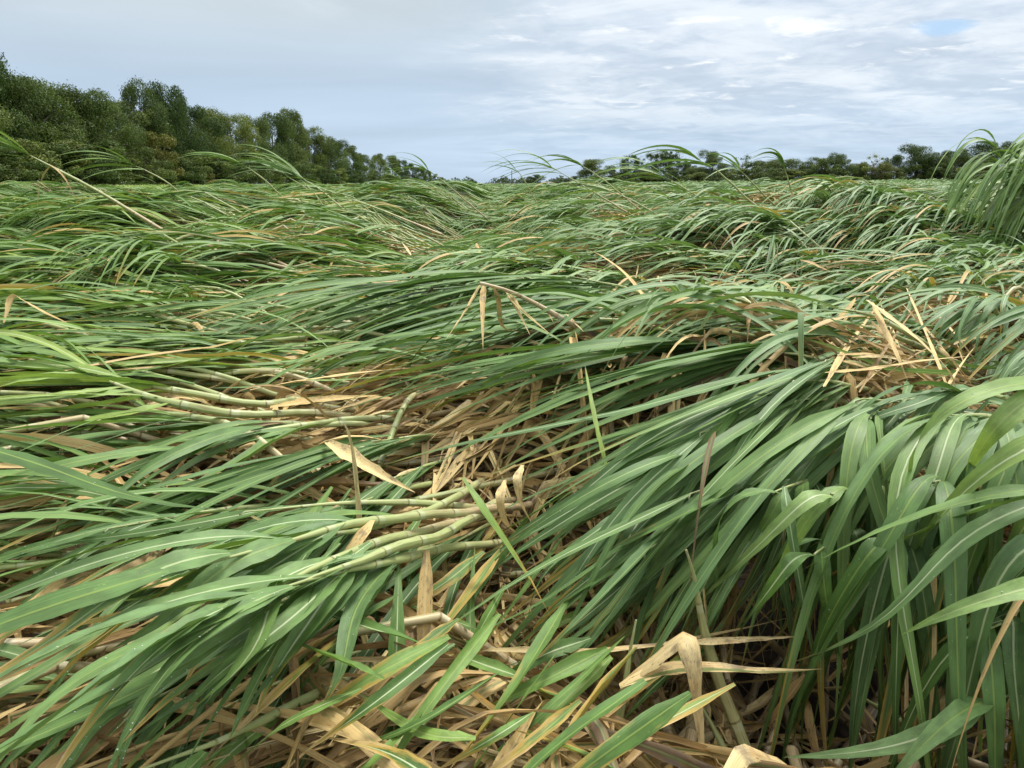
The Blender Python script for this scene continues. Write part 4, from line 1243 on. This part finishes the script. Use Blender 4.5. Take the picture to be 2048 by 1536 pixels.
def filler(r0, r1, spacing, per, leaves, K, A, rng, W=.040, L=(.85, 1.4), thin=None):
    cx, cy, cj, ch = scatter_clumps(r0, r1, spacing, rng, per=per)
    N = len(cx)
    x = cx + rng.normal(0, .16, N)
    y = cy + rng.normal(0, .16, N)
    if thin is not None:
        keep = rng.random(N) > thin(x, y)
        x, y, cj, ch = x[keep], y[keep], cj[keep], ch[keep]
        N = len(x)
    a = flow(x, y) + cj + rng.normal(0, .17, N)
    dr = np.stack([np.cos(a), np.sin(a)], 1)
    h = H(x, y)
    # the stalk: from the root behind, flat through the mat, its tip turned up
    tipz = h + 0.03 + rng.uniform(-.06, .07, N) + .03 * ch
    el = np.clip(rng.normal(.17, .13, N), -.05, .7)
    tip = np.stack([x, y, tipz], 1)
    d3 = np.concatenate([dr * np.cos(el)[:, None], np.sin(el)[:, None]], 1)
    p2 = tip - d3 * .35
    p2[:, 2] -= .01
    p1 = p2 - np.concatenate([dr * .55, np.zeros((N, 1))], 1)
    lift = .08 * (rng.random(N) < .28)
    p1[:, 2] = lift + H(p1[:, 0], p1[:, 1]) - rng.uniform(-.03, .12, N)
    p0 = p1 - np.concatenate([dr * .6, np.zeros((N, 1))], 1)
    p0[:, 2] = np.maximum(.05, H(p0[:, 0], p0[:, 1]) - rng.uniform(.15, .40, N))
    stalks = np.stack([p0, p1, p2, tip], 1)
    nl = leaves
    pid = np.repeat(np.arange(N), nl)
    j = np.tile(np.arange(nl), N)
    M = len(pid)
    P0 = tip[pid] - d3[pid] * (.03 + .36 * (j / nl) + .03 * rng.random(M))[:, None]
    side = np.stack([-np.sin(a), np.cos(a), np.zeros(N)], 1)[pid]
    sg = np.where(j % 2 == 0, 1, -1) * rng.uniform(.03, .34, M)
    D0 = d3[pid] + side * sg[:, None] + np.array([0, 0, 1.0]) * rng.normal(.03, .10, M)[:, None]
    LL = rng.uniform(*L, M)
    pts = simulate(P0, D0, LL, K, 1.35, rng.uniform(-.07, .06, M) + .05 * (1 - j / nl), rng, wind=.35, kink=.05)
    pt = np.clip(.5 + .22 * rng.normal(size=N) + .08 * ch, 0, 1)
    rnd = np.clip(pt[pid] * .6 + .4 * rng.random(M) + .05, 0, 1)
    old = j / nl
    dry = np.clip(.05 + .40 * old * rng.random(M) ** 1.5 + .6 * (rng.random(M) < .08), 0, 1)
    bl = np.clip(.34 + .34 * np.tanh(P0[:, 0] / (0.4 * np.maximum(P0[:, 1], .5))) + .12 * rng.normal(size=M) + .15 * pt[pid], 0, 1)
    width = W * rng.uniform(.65, 1.15, M)
    keep = np.ones(M, bool)
    for c, r, s_ in GAPS if thin is not None else []:
        for k in (K // 3, K // 2, 3 * K // 4, K - 1):
            q = np.exp(-((pts[:, k, 0] - c[0]) ** 2 + (pts[:, k, 1] - c[1]) ** 2) / (2 * (r * .75) ** 2))
            keep &= rng.random(M) > q * min(1, s_ * 1.1) * .8
    pid, pts, width, rnd, dry, bl = pid[keep], pts[keep], width[keep], rnd[keep], dry[keep], bl[keep]
    return dict(stalks=stalks, pid=pid, pts=pts, width=width, rnd=rnd, dry=dry, blue=bl, N=N, ch=ch, A=A)


GAPS = [(at_z(x, y, z)[:2], r, s) for x, y, z, r, s in (
    (650, 770, .85, .24, .95), (850, 930, .7, .36, .97), (680, 870, .78, .30, .95), (960, 1060, .6, .36, .97), (1000, 1250, .5, .42, .97), (760, 1300, .55, .34, .97), (1300, 1330, .4, .40, .97), (1560, 1420, .3, .5, .99), (1820, 1420, .3, .4, .9),
    (1830, 690, 1.0, .34, .99), (1640, 535, 1.0, .28, .8), (1500, 440, 1.2, .45, .85), (880, 450, 1.2, .45, .8), (560, 425, 1.2, .5, .75), (560, 470, 1.15, .35, .6), (1000, 500, 1.05, .35, .6), (350, 880, .8, .30, .9), (480, 930, .78, .25, .85), (1290, 615, 1.0, .15, .6),
    (1720, 430, 1.2, .3, .5), (300, 420, 1.25, .5, .6), (1150, 470, 1.1, .35, .6), (1400, 520, 1.05, .3, .6), (1900, 560, 1.05, .3, .6), (1240, 425, 1.2, .5, .6), (60, 660, .95, .3, .5))]


HOLE = [i for i, g in enumerate(GAPS) if abs(g[2] - .99) < 1e-6 and g[1] == .5][0]


def thin_near(x, y):
    p = 0 * x
    for c, r, s in GAPS:
        p = np.maximum(p, s * np.exp(-((x - c[0]) ** 2 + (y - c[1]) ** 2) / (2 * r * r)) * 1.35)
    dd = np.hypot(x, y)
    p = np.maximum(p, .45 * sm(-dd, -2.6, -1.5))
    # nothing reaches into the camera
    tx, ty = x + .9 * np.cos(flow(x, y)), y + .9 * np.sin(flow(x, y))
    close = (np.hypot(tx, ty) < .75) | (dd < 1.0)
    return np.where(close, 1.0, np.minimum(p, .97))


def build_fill():
    rng = np.random.default_rng(29)
    near = filler(1.0, 9.5, .50, 4, 11, 15, 5, rng, W=.034, thin=thin_near)
    c = near['stalks'][:, 3] + np.array([0, 0, .03])
    x, y, dep = to_px(c)
    inside = (x > -40) & (x < 2090) & (y < 1580) & (y > 300) & (dep > .3)
    score = np.where(inside, 1.0 / np.maximum(dep, .1), 0)
    quota = 297 - HAND
    count = np.bincount(near['pid'], minlength=near['N'])
    score = score * (count > 2)
    order = np.argsort(-score)
    chosen = order[:quota]
    chosen = chosen[score[chosen] > 0]
    ch = np.zeros(near['N'], bool)
    ch[chosen] = True
    L_ = ch[near['pid']]
    rb = Ribbons(near['pts'], near['width'], 5, rng, near['rnd'], near['dry'], near['blue'])
    first = np.searchsorted(near['pid'], np.arange(near['N']))
    for i in chosen:
        st = near['stalks'][i]
        base = st[0]
        t = thing('sugarcane', base, None, 'sugarcane', 'blown down sugarcane')
        V, q, uv, tone = stalk_arrays(st, rng.uniform(.0115, .0145), .009, 9, rng, rng.uniform(-.1, .15), 1.0)
        mesh_obj('stalk', V - base, q, M_STALK, t, uv, tone)
        for k in range(first[i], first[i] + count[i]):
            rb.one(k, 'leaf', M_LEAF, t, base)
        if dep[i] < 6:
            dl = hang_dry(st, 2, rng)
            r2 = Ribbons(dl, rng.uniform(.016, .03, 2), 4, rng, rng.random(2), rng.uniform(.3, 1, 2), np.zeros(2), fold=.35, roll=.5, twist=1.2, curl=.5, dried=True)
            for k in range(2):
                r2.one(k, 'dry_leaf', M_DRY, t, base)
        COLLECT.append((t, float(x[i]), float(y[i]), 'flattened green cane'))
    rest = np.where(~L_)[0]
    tag(rb.many(rest, 'sugarcane_field', M_LEAF), 'flattened sugarcane leaves of the field', kind='stuff')
    stalk_mass(near['stalks'][~ch], rng, 6)
    mid = filler(9.5, 24, .68, 4, 9, 10, 3, rng, W=.038, L=(.9, 1.5), thin=lambda x, y: thin_near(x, y))
    rb = Ribbons(mid['pts'], mid['width'], 3, rng, mid['rnd'], mid['dry'], mid['blue'])
    tag(rb.many(np.arange(rb.N), 'sugarcane_field', M_LEAF), 'flattened sugarcane further across the field', kind='stuff')
    stalk_mass(mid['stalks'], rng, 5)
    far = filler(24, 55, 1.15, 4, 7, 7, 2, rng, W=.07, L=(1.1, 1.7))
    rb = Ribbons(far['pts'], far['width'], 2, rng, far['rnd'], far['dry'] * .6, far['blue'], wave=0)
    tag(rb.many(np.arange(rb.N), 'sugarcane_field', M_LEAF), 'flattened sugarcane of the distant field', kind='stuff')
    # tufts standing out of the distance
    N = 36000
    dd = 45 * (330 / 45) ** rng.random(N)
    ta = rng.uniform(-.78, .78, N)
    y = dd
    x = ta * dd
    ok = x > -16 - 0 * y
    x, y, dd = x[ok], y[ok], dd[ok]
    N = len(x)
    k = (dd / 45)
    stand = sm(x, 10, 60) * sm(dd, 60, 120)
    z = H(x, y) - .1 + .9 * stand * rng.random(N)
    a = rad(188) + rng.normal(0, .5, N)
    P = np.stack([x, y, z], 1)
    D = np.stack([np.cos(a), np.sin(a), rng.uniform(.3, 1.3, N) + 2.2 * stand * rng.random(N)], 1)
    pts = simulate(P, D, rng.uniform(.8, 1.5, N) * k ** .3, 5, 1.5, np.full(N, -1.0), rng, wind=.5, kink=0)
    rb = Ribbons(pts, .06 * k ** .85 * rng.uniform(.6, 1.3, N), 2, rng, np.clip(.15 + .6 * rng.random(N), 0, 1), .1 * rng.random(N), np.full(N, .35), wave=0)
    tag(rb.many(np.arange(N), 'sugarcane_field', M_LEAF), 'standing and leaning cane far across the field', kind='stuff')
    # the closed mass of cane under the leaves, further out
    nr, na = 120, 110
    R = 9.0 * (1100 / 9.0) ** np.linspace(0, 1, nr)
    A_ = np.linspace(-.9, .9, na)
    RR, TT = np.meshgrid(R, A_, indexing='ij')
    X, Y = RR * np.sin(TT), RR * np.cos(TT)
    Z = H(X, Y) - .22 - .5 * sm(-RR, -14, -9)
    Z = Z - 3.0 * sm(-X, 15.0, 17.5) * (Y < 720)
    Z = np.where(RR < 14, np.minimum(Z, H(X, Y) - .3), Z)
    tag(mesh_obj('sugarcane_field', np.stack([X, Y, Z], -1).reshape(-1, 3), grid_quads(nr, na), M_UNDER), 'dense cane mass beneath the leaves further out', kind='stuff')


def stalk_mass(st, rng, sides):
    Vs, Qs, Us, Ts, n = [], [], [], [], 0
    for s_ in st:
        c = resample(s_, 7)
        V, q = tube_geo(c, np.linspace(.013, .006, 7), sides)
        k = 7 * (sides + 1)
        uv = np.zeros((7, sides + 1, 2))
        uv[..., 0] = np.linspace(0, 1, sides + 1)[None]
        uv[..., 1] = np.linspace(0, 12, 7)[:, None]
        tn = np.ones((7, sides + 1, 4))
        tn[..., 0] = rng.random()
        tn[..., 1] = np.linspace(0, 1, 7)[:, None]
        Vs.append(V.reshape(-1, 3)), Qs.append(q + n), Us.append(uv.reshape(-1, 2)), Ts.append(tn.reshape(-1, 4))
        n += k
    tag(mesh_obj('sugarcane_field', np.vstack(Vs), np.vstack(Qs), M_STALK, None, np.vstack(Us), np.vstack(Ts)), 'lodged cane stalks of the field', kind='stuff')


build_fill()


# ------------------------------------------------------------------ dead leaves
def build_litter():
    rng = np.random.default_rng(41)
    N = 7800
    dd = .75 + 11 * rng.random(N) ** 1.25
    ta = rng.uniform(-.85, .85, N)
    x, y = dd * np.sin(ta), dd * np.cos(ta)
    # more of it in the gaps
    Ng = 3600
    gi = rng.integers(0, len(GAPS), Ng)
    gx = np.array([GAPS[i][0][0] for i in gi]) + rng.normal(0, 1, Ng) * np.array([GAPS[i][1] for i in gi]) * 1.1
    gy = np.array([GAPS[i][0][1] for i in gi]) + rng.normal(0, 1, Ng) * np.array([GAPS[i][1] for i in gi]) * 1.1
    x, y = np.concatenate([x, gx]), np.concatenate([y, gy])
    dd = np.hypot(x, y)
    ok = (dd > 1.12)
    hole = np.maximum.reduce([np.exp(-((x - c[0]) ** 2 + (y - c[1]) ** 2) / (2 * r * r)) for c, r, s in (GAPS[HOLE], GAPS[HOLE + 1])])
    ok &= rng.random(len(x)) > hole * .85
    x, y, dd = x[ok], y[ok], dd[ok]
    N = len(x)
    hh = H(x, y)
    z = hh - (.02 + .42 * rng.random(N) ** 1.3) * np.minimum(1, hh) * np.where(dd > 3.5, .55, 1)
    a = flow(x, y) + rng.normal(0, .9, N) + np.where(rng.random(N) < .3, np.pi, 0)
    P0 = np.stack([x, y, z], 1)
    D0 = np.stack([np.cos(a), np.sin(a), rng.normal(.05, .18, N)], 1)
    L = rng.uniform(.35, 1.05, N)
    P0[:, :2] -= D0[:, :2] * (L / 2)[:, None]
    pts = simulate(P0, D0, L, 16, 1.0, z - hh - .03, rng, wind=.05, kink=.45)
    pts[..., 2] = np.clip(pts[..., 2], .03, np.maximum(.04, H(pts[..., 0], pts[..., 1]) + .035))
    rnd = np.clip(rng.normal(.47, .28, N), 0, 1)
    rb = Ribbons(pts, .012 + .027 * rng.random(N) ** 1.2, 5, rng, rnd, rng.uniform(.2, 1.0, N), np.zeros(N), fold=.6, roll=.7, twist=1.8, curl=.7, wave=.05, dried=True)
    mid = pts[:, 8]
    px_, py_, dep = to_px(mid)
    inside = (px_ > 0) & (px_ < 2048) & (py_ < 1536) & (dep > .3)
    depth_in = hh - mid[:, 2]
    gap = np.maximum.reduce([s * np.exp(-((x - c[0]) ** 2 + (y - c[1]) ** 2) / (2 * r * r)) for c, r, s in GAPS])
    score = np.where(inside, L / np.maximum(dep, .3) * (gap + .15) * np.exp(-depth_in / .10), 0)
    order = np.argsort(-score)
    chosen = order[:200]
    for i in chosen:
        b = mid[i]
        o = rb.one(i, 'dry_leaf', M_DRY, None, b)
        o.location = b
        tag(o, None, 'dry leaf', 'loose dry leaves')
        look = 'pale tan dry leaf' if rnd[i] > .66 else 'brown dry leaf' if rnd[i] < .36 else 'tan dry leaf'
        COLLECT.append((o, float(px_[i]), float(py_[i]), look))
    rest = np.setdiff1d(np.arange(N), chosen)
    tag(rb.many(rest, 'leaf_litter', M_DRY), 'tangle of dead cane leaves under the green', kind='stuff')
    # dead stalk pieces in the litter
    n = 520
    dd = .9 + 7 * rng.random(n)
    ta = rng.uniform(-.8, .8, n)
    x, y = dd * np.sin(ta), dd * np.cos(ta)
    k = 200
    gi = rng.integers(0, 14, k)
    x[:k] = np.array([GAPS[i][0][0] for i in gi]) + rng.normal(0, .25, k)
    y[:k] = np.array([GAPS[i][0][1] for i in gi]) + rng.normal(0, .25, k)
    hh = H(x, y)
    z = np.maximum(.04, hh - rng.uniform(.10, .45, n))
    a = flow(x, y) + rng.normal(0, .45, n)
    l = rng.uniform(.5, 1.2, n)
    z = np.where(np.hypot(x, y) < 1.7, np.minimum(z, hh - .28), z)
    z = np.maximum(z, .03)
    Vs, Qs, Us, Ts, c0 = [], [], [], [], 0
    for i in range(n):
        dvec = np.array([math.cos(a[i]), math.sin(a[i]), rng.normal(0, .10)])
        p = np.array([x[i], y[i], z[i]])
        st = np.array([p - dvec * l[i] / 2, p + rng.normal(0, .015, 3), p + dvec * l[i] / 2])
        st[:, 2] = np.maximum(st[:, 2], .03)
        V, q, uv, tone = stalk_arrays(st, rng.uniform(.009, .014), rng.uniform(.008, .013), 7, rng, rng.uniform(-.3, .25), rng.uniform(0, .45), dead=True)
        Vs.append(V), Qs.append(q + c0), Us.append(uv), Ts.append(tone)
        c0 += len(V)
    tag(mesh_obj('dead_stalks', np.vstack(Vs), np.vstack(Qs), M_STALK, None, np.vstack(Us), np.vstack(Ts)), 'dead cane stalks buried in the leaf litter', kind='stuff')


build_litter()


def loose(label, pts, W_, rnd=.7, dry=.9, K=14, mat=None, fold=.3, roll=.15, sharp=False, **kw):
    """One loose leaf through points (photo x, photo y, height)."""
    rng = PRNG
    p = np.array([at_z(*q) for q in pts])
    if sharp:
        seg = np.linalg.norm(np.diff(p, axis=0), axis=1)
        s = np.concatenate([[0], np.cumsum(seg)])
        tt = np.linspace(0, s[-1], K)
        c = np.stack([np.interp(tt, s, p[:, k]) for k in range(3)], 1)
    else:
        c = resample(p, K)
    rb = Ribbons(c[None], np.array([W_]), 5, rng, np.array([rnd]), np.array([dry]), np.zeros(1), fold=fold, roll=roll, twist=kw.get('twist', .3), dried=kw.get('dried', True), curl=kw.get('curl', .2))
    b = c[K // 2]
    o = rb.one(0, 'dry_leaf', mat or M_DRY, None, b)
    o.location = b
    return tag(o, label, 'dry leaf', 'loose dry leaves')


for i in range(46):
    x_, y_ = PRNG.uniform(1690, 1930), PRNG.uniform(600, 780)
    h_ = float(H(*at_z(x_, y_, 1.02)[:2])) + PRNG.uniform(.0, .09)
    sl = PRNG.choice([.4, 1.2, 2.5, -.6, -1.5, .1])
    dx = PRNG.uniform(45, 100) / (1 + .3 * abs(sl))
    o = loose(None, [(x_ - dx, y_ - dx * sl, h_ + .05), (x_, y_ - 8, h_ + .05), (x_ + dx, y_ + dx * sl, h_ - .04)], PRNG.uniform(.011, .026), PRNG.uniform(.2, .9), PRNG.uniform(.6, 1), twist=1.0, roll=.5, curl=.4)
    COLLECT.append((o, x_, y_, 'heaped tan dry leaf'))
for i in range(60):
    x_, y_ = PRNG.uniform(520, 1340), PRNG.uniform(1110, 1540)
    h_ = float(H(*at_z(x_, y_, .62)[:2])) + PRNG.uniform(.0, .10)
    sl = PRNG.choice([.75, .5, .6, .9, 1.4, -.4])
    dx = PRNG.uniform(110, 230) / (1 + .25 * abs(sl))
    o = loose(None, [(x_ + dx, y_ - dx * sl, h_ + .03), (x_ + PRNG.normal(0, 12), y_ + PRNG.normal(0, 12), h_ + .025), (x_ - dx, y_ + dx * sl, h_ - .06)], PRNG.uniform(.022, .038), PRNG.uniform(.1, .8), PRNG.uniform(.1, .65), mat=M_LEAF, dried=False, twist=.8, roll=.4)
    o.name = 'cane_leaf'
    o['category'] = 'cane leaf'
    o['group'] = 'loose half green leaves in the litter'
    COLLECT.append((o, x_, y_, 'half green loose leaf'))
loose('long straight tan leaf lying across the litter behind the folded leaf', [(960, 1300, .60), (1100, 1304, .62), (1230, 1302, .63), (1420, 1272, .62), (1610, 1228, .56)], .036, .85, 1.0)
loose('straight pale dry leaf end on the litter right of the fold', [(1380, 1285, .64), (1500, 1278, .62), (1610, 1272, .58)], .026, .9, 1.0)
loose('tan leaf folded over itself, its tip hanging down to the bottom edge', [(1240, 1372, .58), (1300, 1325, .64), (1362, 1276, .70), (1377, 1283, .71), (1390, 1340, .66), (1398, 1430, .55), (1412, 1560, .42)], .050, .88, 1.0, K=22, sharp=True, fold=.12, roll=.05, twist=.05)
loose('half green tan leaf lying flat and pointing right under the folded leaf', [(1240, 1374, .60), (1330, 1345, .63), (1430, 1340, .64), (1540, 1345, .63), (1645, 1338, .60)], .048, .85, .28, fold=.2, roll=.05, twist=.15)
loose('wide flat tan leaf slanting down to the right on the litter', [(655, 885, .86), (700, 915, .87), (760, 950, .86), (830, 985, .82)], .046, .82, 1.0, fold=.1, roll=.05, twist=.1)
loose('tan leaf hanging down across the pale ringed stalk', [(745, 1040, .92), (715, 1080, .90), (660, 1160, .84), (610, 1250, .74), (585, 1310, .66)], .036, .68, 1.0)
loose('upright rusty tan leaf with orange edges in the bottom litter', [(853, 1100, .80), (850, 1200, .72), (842, 1330, .62), (832, 1460, .52)], .036, .55, .8)
loose('tan leaf bent down sharply beside the reddish stalks', [(1045, 930, .86), (1035, 960, .86), (1045, 1010, .78), (1080, 1075, .68)], .030, .85, 1.0)
loose('curled tan leaf hooking down in the litter right of the reddish stalks', [(1010, 960, .82), (1000, 1000, .80), (1015, 1050, .70), (1060, 1085, .64)], .028, .75, 1.0)
loose('yellow green half dead leaf slanting from the reddish stalks', [(925, 955, .90), (960, 1010, .86), (1010, 1085, .78), (1060, 1160, .70), (1110, 1250, .6)], .034, .75, .45, mat=M_LEAF, dried=False)
loose('green leaf with white rib standing up from the bottom litter', [(785, 1560, .52), (790, 1400, .64), (795, 1230, .76), (798, 1110, .82)], .046, .4, .12, mat=M_LEAF, dried=False, fold=.2)
loose('second green leaf with white rib standing in the bottom litter', [(975, 1480, .46), (955, 1360, .56), (940, 1240, .64), (950, 1090, .72)], .040, .35, .12, mat=M_LEAF, dried=False, fold=.2)
loose('big curved tan leaf drooping over the right side of the tan heap', [(1735, 600, 1.18), (1790, 640, 1.21), (1850, 690, 1.17), (1900, 745, 1.10), (1915, 790, 1.04)], .034, .75, 1.0, fold=.2)
loose('tan leaf stub standing up at the top of the tan heap', [(1675, 640, 1.08), (1700, 612, 1.13), (1712, 594, 1.16)], .034, .6, 1.0)
loose('long tan leaf tipping down through the tan heap', [(1745, 605, 1.17), (1765, 650, 1.16), (1790, 700, 1.12), (1815, 760, 1.05)], .024, .7, 1.0)
loose('tan strip lying level across the tan heap', [(1650, 745, 1.06), (1740, 738, 1.09), (1840, 722, 1.09), (1940, 712, 1.05)], .022, .7, 1.0)
loose('dead leaf bent like a tent at the left edge', [(8, 645, 1.02), (22, 592, 1.12), (30, 590, 1.125), (90, 625, 1.07), (155, 655, 1.0)], .026, .6, 1.0, K=18, sharp=True)
loose('slim dead leaf sticking up in the middle of the green', [(822, 510, 1.08), (812, 495, 1.11), (803, 484, 1.14)], .022, .95, 1.0)
loose('tan dead leaf sticking up near the tan midfield streak', [(962, 510, 1.06), (956, 497, 1.10), (953, 487, 1.13), (972, 505, 1.06)], .028, .7, 1.0)
loose('broad tan dead leaf streak running along under the green sweep', [(500, 780, .90), (600, 762, .92), (720, 745, .92), (830, 735, .90)], .05, .72, .9, fold=.1)
loose('second tan streak just below the broad tan streak', [(540, 815, .86), (640, 800, .88), (760, 790, .88)], .045, .6, .9, fold=.1)
loose('orange edged dying leaf rising from the lower right corner', [(1780, 1530, .40), (1850, 1440, .48), (1920, 1350, .56), (1985, 1240, .66)], .045, .5, .75, mat=M_LEAF, dried=False)
loose('brown curled leaf drooping into the dark hole', [(1610, 1350, .55), (1580, 1390, .50), (1545, 1440, .42), (1535, 1490, .34)], .034, .3, 1.0)
loose('yellow and orange dying leaf at the bottom right corner', [(1700, 1545, .36), (1820, 1510, .42), (1950, 1470, .47), (2080, 1425, .52)], .046, .6, .95, mat=M_LEAF, dried=False)
loose('bent tan leaf in the bottom litter left of the knotted stalk', [(1110, 1340, .48), (1010, 1400, .50), (900, 1490, .52), (840, 1560, .50)], .024, .78, 1.0)
loose('half green dead leaf crossing the bottom litter', [(1150, 1340, .5), (1040, 1375, .51), (960, 1440, .51), (930, 1540, .47)], .028, .7, .3)
loose('pale tan leaf slanting across the bottom litter middle', [(690, 1250, .62), (740, 1270, .62), (800, 1300, .60)], .020, .9, 1.0)
loose('brown hollow leaf standing in the distant gap', [(1600, 520, 1.06), (1630, 530, 1.08), (1665, 545, 1.03)], .045, .35, 1.0)


def build_dew():
    rng = np.random.default_rng(3)
    P = np.vstack(DEW)
    P = P[rng.random(len(P)) < min(1, 9000 / len(P))]
    r = .0005 + .0009 * rng.random(len(P)) ** 2
    o = np.array([[1, 0, 0], [0, 1, 0], [-1, 0, 0], [0, -1, 0], [.7, .7, .7], [-.7, .7, .7], [-.7, -.7, .7], [.7, -.7, .7], [0, 0, 1.0], [0, 0, -1.0]])
    q = np.array([[0, 4, 1, 9], [1, 5, 2, 9], [2, 6, 3, 9], [3, 7, 0, 9], [4, 8, 5, 1], [5, 8, 6, 2], [6, 8, 7, 3], [7, 8, 4, 0]])
    V = P[:, None] + o[None] * r[:, None, None] * [1, 1, .8]
    Q = (q[None] + (np.arange(len(P)) * 10)[:, None, None]).reshape(-1, 4)
    m, t, out = new_mat('rain_drop')
    bs = t.node('ShaderNodeBsdfPrincipled', Base_Color=(.9, .95, .9), Roughness=.03, IOR=1.33)
    bs.node.inputs['Transmission Weight'].default_value = .6
    t.l.new(bs, out.inputs[0])
    tag(mesh_obj('rain_drops', V.reshape(-1, 3), Q, m), 'tiny rain drops beaded on the near leaves', kind='stuff')


build_dew()


settle_labels()
